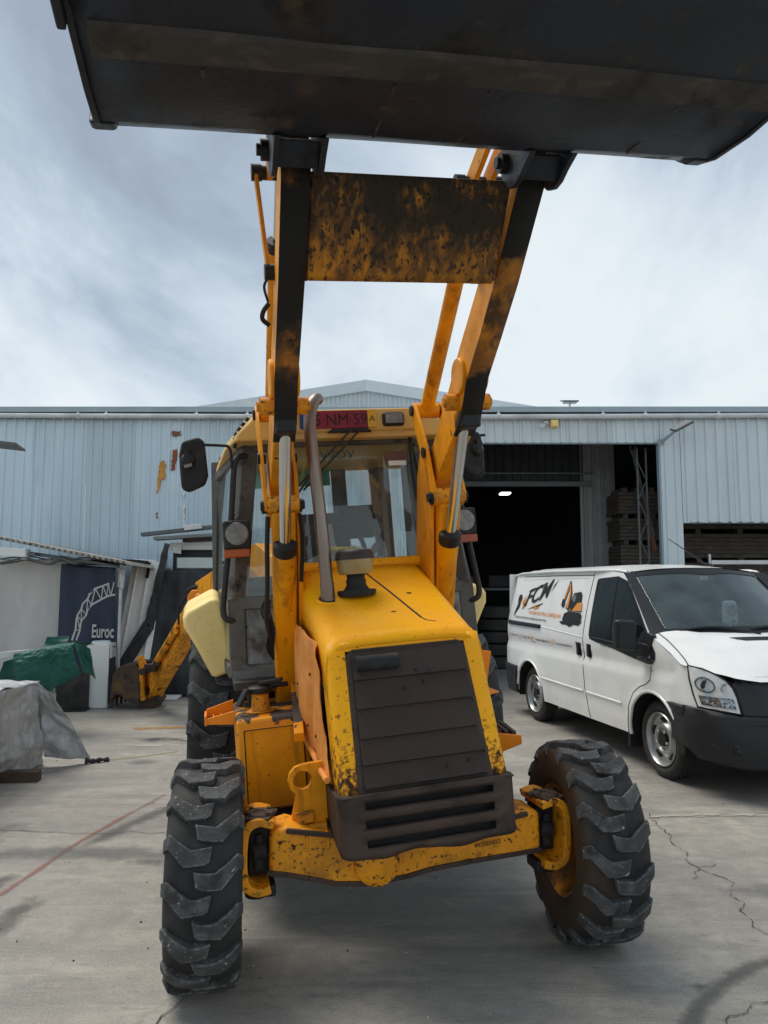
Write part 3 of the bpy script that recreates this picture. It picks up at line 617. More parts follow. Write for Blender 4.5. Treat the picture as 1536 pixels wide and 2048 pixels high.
# ================================================================ left side clutter
sd = tag(empty('shed', (-4.7, 10.9, 0)), 'low off-white lean-to shed with a wavy sheet roof on the left', 'shed')
def loc(P, o): return [Vector(p)-Vector(o) for p in P]
SO = (-4.7, 10.9, 0)
b = MB(); b.box((-.95, 0, 1.03), (2.0, .06, 2.06)); b.build('wall_panel', 'shedwhite', sd, bevel=.006)
b = MB(); b.box((-.5, 1.0, 2.05), (2.9, 1.6, .05)); b.build('ceiling', 'innerdark', sd)
# corrugated roof sheet, sloping down to the right, wave ends facing the yard
def roof_fn(u, v):
    x = lerp(-.95, 1.06, u); z = lerp(2.40, 2.005, u)+.022*math.sin(x*2*math.pi/.083)+.10*v*0; return Vector((x, lerp(-.42, 1.9, v), z-.06*v))
b = MB(); b.grid(roof_fn, 200, 4); b.build('roof_sheet', 'corrugated', sd, solid=.008)
b = MB(); b.hexa([(-1.3, -.46, 2.14), (-.36, -.46, 2.085), (-.36, -.30, 2.085), (-1.3, -.30, 2.14), (-1.3, -.46, 2.27), (-.36, -.46, 2.20), (-.36, -.30, 2.20), (-1.3, -.30, 2.27)]); b.build('eave_board', 'whitepaint', sd, bevel=.005)
b = MB(); b.box((-.32, -.35, 2.13), (.14, .1, .04)); b.box((.02, -.25, 2.09), (.9, .05, .05), Matrix.Rotation(R(8), 3, 'Y')); b.build('batten', 'steelgrey', sd)
cab = [(-5.49, 2.001), (-5.266, 2.051), (-5.142, 2.089), (-4.989, 2.051), (-4.786, 2.001), (-4.626, 2.076), (-4.422, 2.014), (-4.297, 2.045), (-3.779, 1.963)]
for dz, dy, r, f in ((0, -.33, .016, 1), (.05, -.30, .012, .6), (-.02, -.28, .012, .7)):
    P = smooth_path([(x-SO[0], dy, 2.03+(z-2.03)*f+dz-.02*(x+5.4)*.3) for x, z in cab], 6)
    b = MB(); b.tube(P, r, 8); b.build('cable', 'steelgrey', sd)
b = MB(); b.box((.86, -.05, 1.0), (.035, .05, 1.98)); b.build('corner_post', 'gutter', sd, bevel=.004)
b = MB(); cloth(b, [(.80, -.08, 1.95), (.93, -.09, 1.93), (.91, -.09, 1.62), (.82, -.08, 1.66)], 8, 12, .03, 5, 6); b.build('plastic_scrap', 'tarp_silver', sd, solid=.003)
# banner
bn = MB()
def ban(x, z):
    return Vector((x, 10.80+.012*math.sin(x*21)+.02*noise.noise(Vector((x*5, z*1.2, 2))), z))
for_pts = [(-4.70, 2.0), (-3.90, 1.945), (-3.855, .15), (-4.72, .15)]
patch(bn, for_pts, ban, .04); bno = bn.build('banner', 'banner', smooth=60, solid=.004)
tag(bno, 'dark navy sheet banner with a silver curved truss emblem hung on the shed', 'banner')
outer = [(-4.493, .906), (-4.454, 1.052), (-4.447, 1.191), (-4.437, 1.255), (-4.383, 1.35), (-4.365, 1.42), (-4.286, 1.496), (-4.262, 1.56), (-4.189, 1.643), (-4.088, 1.682), (-3.999, 1.711), (-3.915, 1.72)]
inner = [(-4.436, .906), (-4.396, 1.039), (-4.387, 1.128), (-4.376, 1.178), (-4.297, 1.267), (-4.286, 1.324), (-4.231, 1.407), (-4.106, 1.484), (-4.018, 1.528), (-3.954, 1.545), (-3.90, 1.554)]
def flat_line(mb, pts, w):
    for a, c in zip(pts[:-1], pts[1:]):
        A, C = Vector((a[0], a[1])), Vector((c[0], c[1])); d = (C-A).normalized()*w*.5; n_ = Vector((-d.y, d.x)); A = A-d*.5; C = C+d*.5
        q = [A+n_, A-n_, C-n_, C+n_]; mb.add([ban(p.x, p.y)+Vector((0, -.006, 0)) for p in q], [(0, 1, 2, 3)])
tr = MB(); flat_line(tr, outer, .026); flat_line(tr, inner, .026)
zz = [outer[1], inner[1], outer[3], inner[3], outer[4], inner[4], outer[6], inner[6], outer[8], inner[7], outer[9], inner[8], outer[10], inner[9], outer[11]]
for a, c in zip(zz[:-1], zz[1:]): flat_line(tr, [a, c], .014)
tr.build('truss_emblem', 'print_silver', bno, smooth=0)
me = text_mesh('lettering', 'Euroc', .26, 'print_silver', sx=.52, bold=.006)
link('lettering', me, bno, frame((-4.215, 10.775, .945), (1, 0, -.03), (0, 0, 1)))
# water cooler
wc = tag(empty('water_cooler', (-3.98, 10.55, 0), R(9)), 'tall white water cooler with black side standing on the yard', 'water cooler')
b = MB(); b.box((-.01, 0, .44), (.30, .30, .88)); b.build('body', 'cooler', wc, bevel=.014)
b = MB(); b.box((.16, 0, .38), (.03, .27, .62)); b.build('side_grille', 'black', wc)
b = MB(); b.box((.16, 0, .78), (.03, .28, .2)); fp = b.build('control_panel', 'shedwhite', wc, bevel=.006)
for y, z in ((-.08, .83), (.0, .83), (.08, .83), (-.02, .76)):
    b = MB(); b.box((.178, y, z), (.006, .03, .02)); b.build('tap_mark', 'steelgrey', fp)
b = MB(); b.lathe([(.88, 0), (.88, .125), (.905, .125), (.912, .11), (.912, .0)], (0, 0, 0), 2, 24); b.build('bottle_collar', 'cooler', wc)
# stacked white boards leaning on the wall
for i, (x0, x1, w, h, lab) in enumerate(((-4.10, -3.97, .19, 2.10, 'leftmost white wooden panel leaning against the blue wall'), (-3.90, -3.79, .20, 2.09, 'middle white wooden panel with a dark slot leaning against the wall'), (-3.74, -3.63, .15, 2.06, 'rightmost narrow white panel leaning behind the black cloth'))):
    e = tag(empty('leaning_panel', (x0+.06, 11.30, 0)), lab, 'panel', 'white panels leaning on the wall')
    b = MB(); b.bar((0, 0, 0), (x1-x0, .55, h), w, .03, (0, -1, .3)); b.build('board_face', 'boards_white', e, bevel=.004)
    if i == 1:
        b = MB(); b.bar((.105, .405, 1.80), (.118, .468, 2.05), .045, .012, (0, -1, .3)); b.build('slot', 'black', e)
    b = MB(); b.bar((0.0+w*.0, -.02, .05), (x1-x0, .53, h), .02, .045, (0, -1, .3)); b.build('edge_batten', 'boards_white', e, bevel=.003)
# vehicle under black cloth, with boards on its roof
tk = tag(empty('covered_truck', (-3.0, 12.3, 0)), 'white cab vehicle mostly hidden by black cloth behind the digger arm', 'truck')
TO = (-3.0, 12.3, 0)
b = MB(); b.box((.1, .35, 1.2), (1.25, .6, 2.2)); b.build('body', 'blackcloth', tk, bevel=.03)
b = MB(); b.box((.03, -.02, 2.32), (1.22, .1, .10)); b.box((.05, -.05, 2.375), (1.16, .1, .04)); b.build('header', 'whitepaint', tk, bevel=.008)
b = MB(); b.box((.07, .03, 2.22), (1.05, .03, .16)); b.build('visor', 'black', tk)
b = MB(); b.box((.07, .02, 2.05), (1.05, .02, .20)); b.build('windscreen', 'dirtyglass', tk); 
b = MB(); b.box((.07, .0, 2.06), (1.0, .01, .17)); b.build('pale_interior', 'fanwhite', tk)
b = MB(); cloth(b, [(-.50, -.10, 2.38), (-.33, -.12, 2.37), (-.34, -.12, 2.20), (-.48, -.11, 2.22)], 8, 10, .03, 3, 5); b.build('white_scrap', 'whitepaint', tk, solid=.004)
def blackcloth(pts, seed, fold, label):
    b = MB(); cloth(b, pts, 70, 70, .08, seed, 1.6, fold, .03); o = b.build('black_cloth', 'blackcloth', smooth=80, solid=.004); return tag(o, label, 'cloth')
blackcloth([(-3.50, 11.72, 1.93), (-2.3, 11.75, 1.93), (-2.2, 11.45, .02), (-3.62, 11.40, .02)], 2, 9, 'black cloth hanging in long folds over the parked cab vehicle')
b = MB(); cloth(b, [(-3.50, 11.8, 2.36), (-3.40, 11.76, 2.34), (-3.56, 11.5, 1.0), (-3.69, 11.5, 1.15)], 16, 40, .03, 8, 3, 0, .04); cloth(b, [(-3.69, 11.5, 1.15), (-3.56, 11.5, 1.0), (-3.82, 11.2, .42), (-4.05, 11.2, .40)], 16, 20, .03, 9, 3, 0, .04); o = b.build('dark_strip', 'darkcloth', smooth=80, solid=.005)
tag(o, 'dark grey torn strip slanting down left of the black cloth', 'cloth')
b = MB(); b.box((0, 0, .52), (.34, .3, 1.04)); o = b.build('dark_cabinet', 'cabdark', bevel=.03); o.location = (-3.87, 11.75, 0)
b = MB(); b.box((0, -.16, .80), (.33, .02, .05)); b.build('ledge', 'lensgrey', o, bevel=.004)
tag(o, 'dark grey cabinet with a light ledge under the torn strip', 'cabinet')
for k, (x0, z0, x1, z1, w, h, m, lab) in enumerate(((-3.90, 2.50, -2.50, 2.66, .16, .06, 'steelgrey', 'topmost long grey beam lying across the covered vehicle'), (-3.72, 2.44, -2.5, 2.52, .3, .05, 'innergrey', 'grey sheet lying under the topmost beam'), (-3.30, 2.44, -2.5, 2.47, .12, .10, 'timber', 'rough timber beam above the white cab header'))):
    b = MB(); b.bar((x0, 11.9+.12*k, z0), (x1, 12.0+.12*k, z1), w, h); tag(b.build('roof_beam', m, bevel=.006), lab, 'beam', 'beams stacked on the covered vehicle')
b = MB(); b.bar((-3.20, 11.86, 2.595), (-2.92, 11.88, 2.63), .15, .075); tag(b.build('wrap', 'alu', bevel=.006), 'pale wrapping band around the topmost beam', 'wrapping')
b = MB(); b.box((0, 0, .025), (.38, .30, .03), Matrix.Rotation(R(2), 3, 'X')); o = b.build('white_sheet', 'whitepaint', bevel=.004); o.location = (-3.25, 11.25, 0)
tag(o, 'white board lying flat on the ground under the black cloth', 'board')
# green tarp over rack
rk = tag(empty('steel_rack', (-4.3, 8.9, 0)), 'low galvanised tube rack under the green tarp by the shed', 'rack')
b = MB(); b.bar((-1.0, .0, .80), (.45, .03, .925), .05, .075); b.build('rail', 'alu', rk, bevel=.004)
b = MB(); b.bar((-1.0, -.12, .36), (.45, -.08, .46), .045, .045); b.build('lower_rail', 'alu', rk, bevel=.004)
b = MB(); b.lathe([(0, .0), (0, .035), (.35, .035), (.42, .045), (.47, .07), (.47, .05), (.40, .03), (.40, 0)], (-.62, -.3, .80), 0, 18); b.build('flared_pipe', 'alu', rk)
b = MB(); P = smooth_path([(-.30, -.3, .74), (-.29, -.3, .66), (-.24, -.3, .60), (-.17, -.3, .61), (-.14, -.3, .67), (-.17, -.3, .73)], 4); b.tube(P, .013, 8); b.build('hook', 'alu', rk)
for x in (-.7, .25):
    for y in (.0, .25):
        b = MB(); b.box((x, y, .4), (.05, .05, .8)); b.build('leg', 'steelgrey', rk, bevel=.003)
def gt(mb, c, s, amp=.03, fold=5): cloth(mb, c, 44, 44, amp, s, 2.2, fold, .022)
b = MB()
def tarp_fn(u, v):
    B_ = lerp(Vector((-4.05, 8.50, .33)), Vector((-3.47, 8.62, .68)), u); T_ = lerp(Vector((-4.24, 8.64, .91)), Vector((-3.60, 8.74, 1.03)), u); K_ = lerp(Vector((-4.20, 9.2, .88)), Vector((-3.58, 9.25, .97)), u)
    Md = lerp(B_, T_, .55)+Vector((-.03, -.05, .03)); q = smooth_path([B_, Md, T_, K_], 12); f = v*(len(q)-1); k = min(int(f), len(q)-2); p = lerp(q[k], q[k+1], f-k)
    n_ = Vector((u*2.6, v*3.4, 4)); d = .035*noise.noise(n_)+(.3-abs(noise.noise(n_*2.1)))*.035+.012*noise.noise(n_*6)+math.sin(u*9+2*v+2*noise.noise(n_))*.018*(1-v)
    return p+Vector((.05, -.75, .65))*d
b.grid(tarp_fn, 70, 70)
gt(b, [(-4.46, 8.8, .80), (-4.20, 8.8, .88), (-4.08, 8.72, .40), (-4.55, 8.75, .42)], 3, .05, 9)
gt(b, [(-3.62, 8.72, 1.05), (-3.45, 8.8, .95), (-3.38, 8.85, .60), (-3.47, 8.66, .70)], 4, .04, 6)
gt(b, [(-4.05, 9.0, 1.07), (-3.8, 9.05, 1.08), (-3.78, 8.9, .96), (-4.08, 8.9, .90)], 5, .02, 6)
o = b.build('green_tarp', 'tarp_green', smooth=80, solid=.004); tag(o, 'crumpled dark green tarp thrown over a rack beside the water cooler', 'tarp')
b = MB(); b.box((0, 0, .30), (.42, .30, .58)); o = b.build('dark_bin', 'cabdark', bevel=.008); o.location = (-4.28, 10.45, 0); o.rotation_euler = (0, 0, R(8))
b = MB(); b.box((0, -.18, .012), (.46, .3, .02)); b.build('base_plate', 'black', o)
tag(o, 'dark slate cabinet box under the green tarp left of the cooler', 'cabinet')
b = MB(); b.box((0, 0, .22), (.10, .04, .44), Matrix.Rotation(R(3), 3, 'Y')); o = b.build('pale_board', 'boards_white', bevel=.004); o.location = (-4.40, 9.85, 0); tag(o, 'narrow pale board standing under the green tarp', 'board')
# silver tarp
b = MB()
cloth(b, [(-3.30, 5.4, .80), (-3.22, 7.05, .80), (-3.26, 7.22, .0), (-3.26, 5.2, .0)], 130, 70, .05, 11, 4.0, 7, .032)
cloth(b, [(-5.2, 5.5, .90), (-5.2, 7.1, .90), (-3.22, 7.05, .80), (-3.30, 5.4, .80)], 60, 60, .02, 12, 3, 0, .03)
cloth(b, [(-3.24, 7.00, .80), (-3.10, 7.06, .68), (-2.80, 7.26, .02), (-3.20, 7.18, .10)], 70, 70, .05, 13, 4.0, 8, .03)
o = b.build('silver_tarp', 'tarp_silver', smooth=80, solid=.004); tag(o, 'wrinkled silver tarp draped over a load at the left edge', 'tarp')
st = MB(); st.tube(smooth_path([(-2.84, 7.24, .03), (-2.78, 7.28, .02), (-2.72, 7.31, .025), (-2.66, 7.36, .012)], 4), [.035, .026, .016, .022, .026, .015, .02, .026, .018, .012, .022, .03, .012], 8); st2 = st.build('tarp_twist', 'darkcloth', o)
b = MB(); b.tube(smooth_path([(-2.68, 7.36, .01), (-2.45, 7.5, .006), (-2.1, 7.75, .006)], 5), .003, 6); tag(b.build('yellow_rope', 'cordyellow'), 'thin yellow rope lying from the tarp end across the concrete', 'rope')
b = MB(); b.box((-3.9, 6.3, .40), (1.1, 1.5, .78)); tag(b.build('covered_load', 'darkcloth', bevel=.03), 'dark load hidden under the silver tarp', 'load')
b = MB(); b.box((0, 0, .045), (.34, .11, .09)); o = b.build('timber_block', 'wood', bevel=.004); o.location = (-3.17, 6.62, 0); o.rotation_euler = (0, 0, R(6)); tag(o, 'short dark timber block on the ground beneath the silver tarp', 'timber')

# ================================================================ backhoe loader
PSI, RHO, ZR = R(12.9), R(4.4), .5
bh = tag(empty('backhoe_loader', (.133, 3.56, 0), PSI), 'worn yellow backhoe loader with its dark front bucket raised overhead', 'backhoe loader')
RM = Matrix.Translation((0, 0, ZR)) @ Matrix.Rotation(-RHO, 4, 'Y') @ Matrix.Translation((0, 0, -ZR))   # the body leans over the front axle
def P3(mb, name, m, **k): return mb.build(name, m, bh, mw=RM, **k)       # part on the leaning body
def SUB(mb, name, m, par, **k): return mb.build(name, m, par, **k)       # piece of such a part

# ---- wheels
def lug_mesh(Rr, W, side, pitch_s, depth=.026, sc_=1.0):
    L_ = [(-.020, .045), (-.004, .056), (.018, .056), (.048, .020), (.080, -.018), (.12, -.016), (.160, -.012), (.180, -.002)]
    U_ = [(-.020, .096), (-.004, .110), (.020, .120), (.062, .080), (.108, .046), (.14, .048), (.172, .054), (.192, .060)]
    k = W/.31*sc_; mb = MB(); vs = []
    def pt(v, s_, h):
        v *= W/.31; s_ *= k
        x = v-W/2
        e = max(0, (abs(x)-(W/2-.045))/.045); r = Rr-.005-.034*(e**2)*.8+h
        if v < 0: r = Rr-.05+h*.6 + v*1.2; x = -W/2+.004-(.008 if h > -.01 else -.012)
        x *= side*-1 if False else 1
        a = s_/Rr
        return Vector((x*side, -math.cos(a)*r, math.sin(a)*r))
    n = len(L_)
    for i in range(n):                                               # every lug worn and chipped a little differently
        J = lambda q, a: (q[0], q[1]+random.uniform(-a, a))
        l_, u_ = J(L_[i], .0022), J(U_[i], .0025); h_ = random.uniform(-.003, .001)
        vs += [pt(*l_, h_-random.uniform(0, .002)), pt(*u_, h_), pt(*u_, -depth-.012), pt(*l_, -depth-.012)]
    fs = []
    for i in range(n-1):
        for j in range(4):
            a = i*4+j; b_ = i*4+(j+1) % 4; fs.append((a, b_, b_+4, a+4))
    fs += [(3, 2, 1, 0), tuple((n-1)*4+j for j in range(4))]
    mb.add(vs, fs); me_o = mb.build('tread_lug', 'lug', smooth=30)
    me = me_o.data; bpy.data.objects.remove(me_o); return me
def wheel(name, loc, yaw, Rr, W, rim, nl, rimmat, tyremat, flip=1):
    mw = Matrix.Translation(loc) @ Matrix.Rotation(yaw, 4, 'Z')
    b = MB(); h = W*.36
    b.lathe([(-h-.02, rim+.012), (-h-.012, rim-.004), (-h, rim-.012), (-h+.05, rim-.03), (-h+.09, rim-.05), (.02, rim-.055), (.03, rim*.55), (.05, rim*.5), (.05, 0)], ax=0, n=40)
    b.lathe([(h+.02, rim+.012), (h+.012, rim-.004), (h, rim-.012), (h-.05, rim-.03), (.04, rim-.055)], ax=0, n=40)
    w = b.build(name, rimmat, bh, mw=mw, smooth=40)
    for k in range(8):
        a = k*math.pi/4; bb = MB(); rr = rim*.6
        bb.cyl((.0, rr*math.cos(a), rr*math.sin(a)), (-.02, rr*math.cos(a), rr*math.sin(a)), .014, 6); bb.build('wheel_nut', 'rustbrown', w, smooth=0)
    b = MB(); Rc = Rr-.034; q = W/2
    prof = [(-h-.005, rim), (-q*.93, rim+.03), (-q*1.0, lerp(rim, Rc, .35)), (-q*1.0, lerp(rim, Rc, .62)), (-q*.97, Rc-.035), (-q*.86, Rc-.012), (-q*.6, Rc-.003), (0, Rc)]
    prof = prof+[(-t, r) for t, r in prof[-2::-1]]
    b.lathe(prof, ax=0, n=72); b.build('tyre', tyremat, w, smooth=50)
    for ring in (.45, .55):
        pass
    ml, mr_ = [lug_mesh(Rr, W, 1, 0) for q in range(5)], [lug_mesh(Rr, W, -1, 0) for q in range(5)]
    for k in range(nl):
        for side, me, off in ((0, ml, 0), (1, mr_, .5)):
            a = 2*math.pi*(k+off)/nl
            link('tread_lug', random.choice(me), w, Matrix.Rotation(-a+random.uniform(-.012, .012), 4, 'X'), .005, 2)
    return w
FR = .467
wheel('front_wheel', (-.925, .03, FR-.006), R(-2.3), FR, .305, .245, 16, 'rimbrown', 'rubber')
wr = wheel('front_wheel', (.875, .03, FR-.006), R(-5.5), FR, .315, .245, 16, 'rimbrown', 'rubber_brown')
wheel('rear_wheel', (-.86, 2.15, .70), 0, .71, .42, .37, 17, 'yellow_worn', 'rubber')
wheel('rear_wheel', (.86, 2.15, .70), 0, .71, .42, .37, 17, 'yellow_worn', 'rubber')
# raised lettering on the inner sidewall of the far front tyre
me = text_mesh('sidewall_lettering', 'ULTRA TRAC', .055, 'rubber', bold=.001, extrude=.002)
for v in me.vertices:
    r_ = .325+v.co.y; a_ = R(62)-v.co.x/.345; v.co = Vector((-.1535-(.002 if v.co.z > 0 else 0), -r_*math.cos(a_), r_*math.sin(a_)))
link('sidewall_lettering', me, wr)
# ---- front axle (stays level)
AX = Matrix.Translation((-.035, 0, 0))
A = MB()
top = [(-.63, .635), (-.55, .655), (-.44, .625), (-.30, .592), (-.12, .575), (.12, .575), (.30, .592), (.44, .625), (.55, .655), (.63, .640)]
bot = [(.63, .458), (.50, .448), (.28, .432), (.10, .415), (-.02, .392), (-.20, .376), (-.34, .388), (-.46, .420), (-.56, .445), (-.63, .455)]
A.prism([(x, z) for x, z in top+bot], 1, -.10, .11)
ax = A.build('front_axle', 'yellow_worn', bh, mw=AX, bevel=.026, seg=3)
b = MB(); b.lathe([(-.125, 0), (-.125, .06), (-.10, .10), (.1, .12), (.1, 0)], (-.16, -.03, .48), 1, 28); b.build('differential', 'yellow_worn', ax)
b = MB(); b.cyl((-.20, -.132, .45), (-.20, -.105, .45), .022, 12); b.build('drain_plug', 'steelgrey', ax)
for x0, z0, x1, z1 in ((-.56, .650, -.14, .585), (.20, .585, .56, .650)):
    b = MB(); b.bar((x0, -.105, z0-.012), (x1, -.11, z1-.012), .02, .022); b.build('flange', 'rustbrown', ax, bevel=.006)
for (x0, z0), (x1, z1) in zip(bot[:-1], bot[1:]):
    b = MB(); b.bar((x0, -.098, z0+.010), (x1, -.098, z1+.010), .016, .022); b.build('flange', 'rustbrown', ax, bevel=.004)
for s in (-1, 1):
    b = MB(); b.box((s*.672, .0, .545), (.09, .10, .20)); b.build('recess_shade_block', 'rimdark', ax, bevel=.01)  # solid near-black block: the shade inside the joint gap, put in as colour
    b = MB(); b.cyl((s*.64, -.065, .555), (s*.70, -.065, .545), .035, 12); b.box((s*.672, -.06, .50), (.04, .03, .06)); b.box((s*.672, -.06, .60), (.03, .03, .04)); b.build('joint_yoke', 'blackmatt', ax, bevel=.008)
    # curved band of the knuckle round the hub
    pts = smooth_path([(s*.615, -.05, .675), (s*.68, -.05, .690), (s*.728, -.05, .665), (s*.742, -.05, .60), (s*.742, -.05, .50), (s*.728, -.05, .432), (s*.68, -.05, .405), (s*.625, -.05, .415)], 4)
    b = MB(); n = len(pts); ring = []
    for k, p in enumerate(pts):
        d = (pts[min(k+1, n-1)]-pts[max(k-1, 0)]).normalized(); o_ = Vector((d.z, 0, -d.x))*s*.018
        ring += [p-o_+Vector((0, -.10, 0)), p+o_+Vector((0, -.10, 0)), p+o_+Vector((0, .16, 0)), p-o_+Vector((0, .16, 0))]
    b.add(ring, [(4*k+q, 4*k+(q+1) % 4, 4*k+4+(q+1) % 4, 4*k+4+q) for k in range(n-1) for q in range(4)]+[(0, 1, 2, 3), (4*n-4, 4*n-3, 4*n-2, 4*n-1)])
    kn = b.build('knuckle', 'yellow_worn', ax, bevel=.008)
    b = MB(); b.lathe([(.695, 0), (.695, .062), (.708, .066), (.716, .06), (.716, .03), (.706, .024), (.706, 0)], (s*.672, -.06, 0), 2, 20); b.box((s*.675, -.06, .702), (.13, .15, .012), Matrix.Rotation(R(20*s), 3, 'Z'))
    b.build('swivel_cap', 'rustbrown', ax, bevel=.004)
    for q in range(4):
        b = MB(); a = q*math.pi/2+.6; b.cyl((s*.675+.055*math.cos(a), -.06+.055*math.sin(a), .70), (s*.675+.055*math.cos(a), -.06+.055*math.sin(a), .722), .010, 6); b.build('bolt', 'rustbrown', ax)
    b = MB(); b.cyl((s*.74, 0, .50), (s*.93, 0, .485), .12, 22, .10); b.build('hub', 'rimbrown', ax)
    b = MB(); b.cyl((s*.68, -.03, .41), (s*.68, -.03, .35), .05, 12); b.box((s*.66, -.05, .395), (.12, .12, .05)); b.build('swivel_pin', 'black', ax, bevel=.01)
b = MB(); b.bar((-.66, .17, .52), (.66, .17, .52), .05, .05); b.build('track_rod', 'steelgrey', ax)
me = text_mesh('part_number', '443/001012', .030, 'plateink', sx=.9); link('part_number', me, ax, frame((.30, -.1035, .50), (1, 0, .10), (-.10, 0, 1)))

# ---- chassis and engine (dark underneath)
b = MB(); b.box((0, 1.0, .74), (.62, 2.4, .34)); b.box((.0, .42, 1.12), (.56, .95, .62)); b.box((0, .02, .78), (.5, .5, .3)); b.box((0, 2.5, .8), (1.1, .5, .5))
P3(b, 'chassis', 'blackmatt', bevel=.02)
b = MB(); b.box((-.60, 1.05, .56), (.5, .9, .10)); b.box((-.50, .55, .50), (.30, .1, .2)); P3(b, 'underbelly', 'blackmatt', bevel=.02)
b = MB(); b.box((0, .05, .66), (.66, .26, .14)); b.box((-.36, .06, .645), (.24, .2, .05)); P3(b, 'axle_carrier', 'yellow_worn', bevel=.015)
def ringplate(outer, hole_c, hole_r, y0, y1, n=24):
    """plate with a round eye: polygon in x,z with a hole, thickness y0..y1"""
    mb = MB(); hc = [(hole_c[0]+hole_r*math.cos(2*math.pi*k/n), hole_c[1]+hole_r*math.sin(2*math.pi*k/n)) for k in range(n)]
    o = dens(outer, .03); pts = [Vector(p) for p in o+hc]; no = len(o)
    ed = [(i, (i+1) % no) for i in range(no)]+[(no+i, no+(i+1) % n) for i in range(n)]
    V, E_, F, *_ = delaunay_2d_cdt(pts, ed, [], 2, 1e-6)
    F = [f for f in F if math.dist((sum(V[i].x for i in f)/len(f), sum(V[i].y for i in f)/len(f)), hole_c) > hole_r*.98]
    m = len(V); mb.add([(p.x, y0, p.y) for p in V]+[(p.x, y1, p.y) for p in V], [tuple(f) for f in F]+[tuple(i+m for i in reversed(f)) for f in F])
    for a, c in ed: mb.add([(pts[a].x, y0, pts[a].y), (pts[c].x, y0, pts[c].y), (pts[c].x, y1, pts[c].y), (pts[a].x, y1, pts[a].y)], [(0, 1, 2, 3)])
    return mb
eye_c, eye_r = (-.485, .858), .068
arc = [(eye_c[0]-eye_r*math.cos(a)*1.0, eye_c[1]+eye_r*math.sin(a)) for a in [R(k) for k in (110, 90, 60, 30, 0, -30, -55)]]
out = [(-.34, .935), (-.40, .93)]+arc[1:]+[(-.525, .765), (-.545, .70), (-.535, .615), (-.34, .615)]
b = ringplate(out, (-.488, .858), .042, .0, .035); lp = P3(b, 'lifting_lug', 'yellow', smooth=30)
b = MB(); b.box((-.49, -.01, .70), (.08, .03, .05)); b.box((-.49, -.01, .72), (.075, .03, .012)); SUB(b, 'bracket', 'yellow_worn', lp, bevel=.004)
for s in (-1, 1):
    b = MB(); b.box((-.45+s*.045, -.06, .615), (.016, .09, .07)); SUB(b, 'stop', 'yellow_worn', lp, bevel=.004)

# ---- tank on the left flank
b = MB(); b.box((-.57, .80, .835), (.375, .62, .47)); tk_ = P3(b, 'tank', 'yellow_tank', bevel=.025, seg=3)
b = MB(); b.box((-.57, .486, .815), (.315, .012, .41)); SUB(b, 'tank_face', 'yellow', tk_, bevel=.012)
b = MB(); b.lathe([(1.068, .075), (1.078, .085), (1.082, .05), (1.16, .045), (1.17, .052), (1.175, .0)], (-.62, .66, 0), 2, 24); SUB(b, 'filler_neck', 'yellow_worn', tk_)
b = MB(); b.lathe([(1.172, 0), (1.172, .066), (1.20, .066), (1.21, .05), (1.21, 0)], (-.62, .66, 0), 2, 24); b.bar((-.62, .66, 1.22), (-.50, .63, 1.235), .05, .02); b.bar((-.69, .62, 1.20), (-.74, .60, 1.12), .05, .02); SUB(b, 'filler_cap', 'black', tk_, bevel=.005)
P = [(-.72, .478, .615), (-.72, .478, 1.015), (-.42, .478, 1.015), (-.42, .478, .615)]; b = MB(); b.tube(P, .004, 6, closed=True); SUB(b, 'panel_gap', 'black', tk_)
# step brackets
def stepb(s):
    b = MB(); y0 = .60
    b.hexa([(s*.76, y0, 1.03), (s*.905, y0, 1.045), (s*.905, y0+.012, 1.045), (s*.76, y0+.012, 1.03), (s*.76, y0, 1.10), (s*.905, y0, 1.075), (s*.905, y0+.012, 1.075), (s*.76, y0+.012, 1.10)])
    b.hexa([(s*.76, y0+.20, 1.05), (s*.905, y0+.15, 1.06), (s*.905, y0+.162, 1.06), (s*.76, y0+.212, 1.05), (s*.76, y0+.20, 1.13), (s*.905, y0+.15, 1.10), (s*.905, y0+.162, 1.10), (s*.76, y0+.212, 1.13)])
    b.box((s*.909, y0+.08, 1.065), (.012, .17, .05))
    st_ = P3(b, 'step', 'orange', bevel=.002)
    for x in (.79, .83, .87):
        b = MB(); b.box((s*x, y0+.09, 1.06), (.006, .16, .02)); SUB(b, 'tread_bar', 'orange', st_)
stepb(-1)
b = MB(); b.hexa([(.40, .40, .70), (.74, .38, .79), (.74, .40, .79), (.40, .42, .70), (.40, .40, .90), (.74, .38, .835), (.74, .40, .835), (.40, .42, .90)]); b.hexa([(.40, .42, .84), (.73, .40, .80), (.73, .66, .80), (.40, .68, .84), (.40, .42, .86), (.73, .40, .815), (.73, .66, .815), (.40, .68, .86)]); st2_ = P3(b, 'step', 'orange', bevel=.004)
for k in range(6):
    b = MB(); b.bar((.50+k*.042, .41, .870-k*.008), (.515+k*.042, .66, .885-k*.008), .022, .05); SUB(b, 'tread_bar', 'rustbrown', st2_)
b = MB(); b.hexa([(.40, .38, 1.05), (.57, .40, 1.10), (.57, .41, 1.10), (.40, .39, 1.05), (.40, .36, 1.34), (.605, .37, 1.30), (.605, .38, 1.30), (.40, .37, 1.34)])
b.hexa([(.42, .34, 1.06), (.64, .40, 1.07), (.64, .56, 1.07), (.42, .5, 1.06), (.42, .34, 1.10), (.64, .40, 1.08), (.64, .56, 1.08), (.42, .5, 1.10)]); P3(b, 'side_bracket', 'orange', bevel=.003)

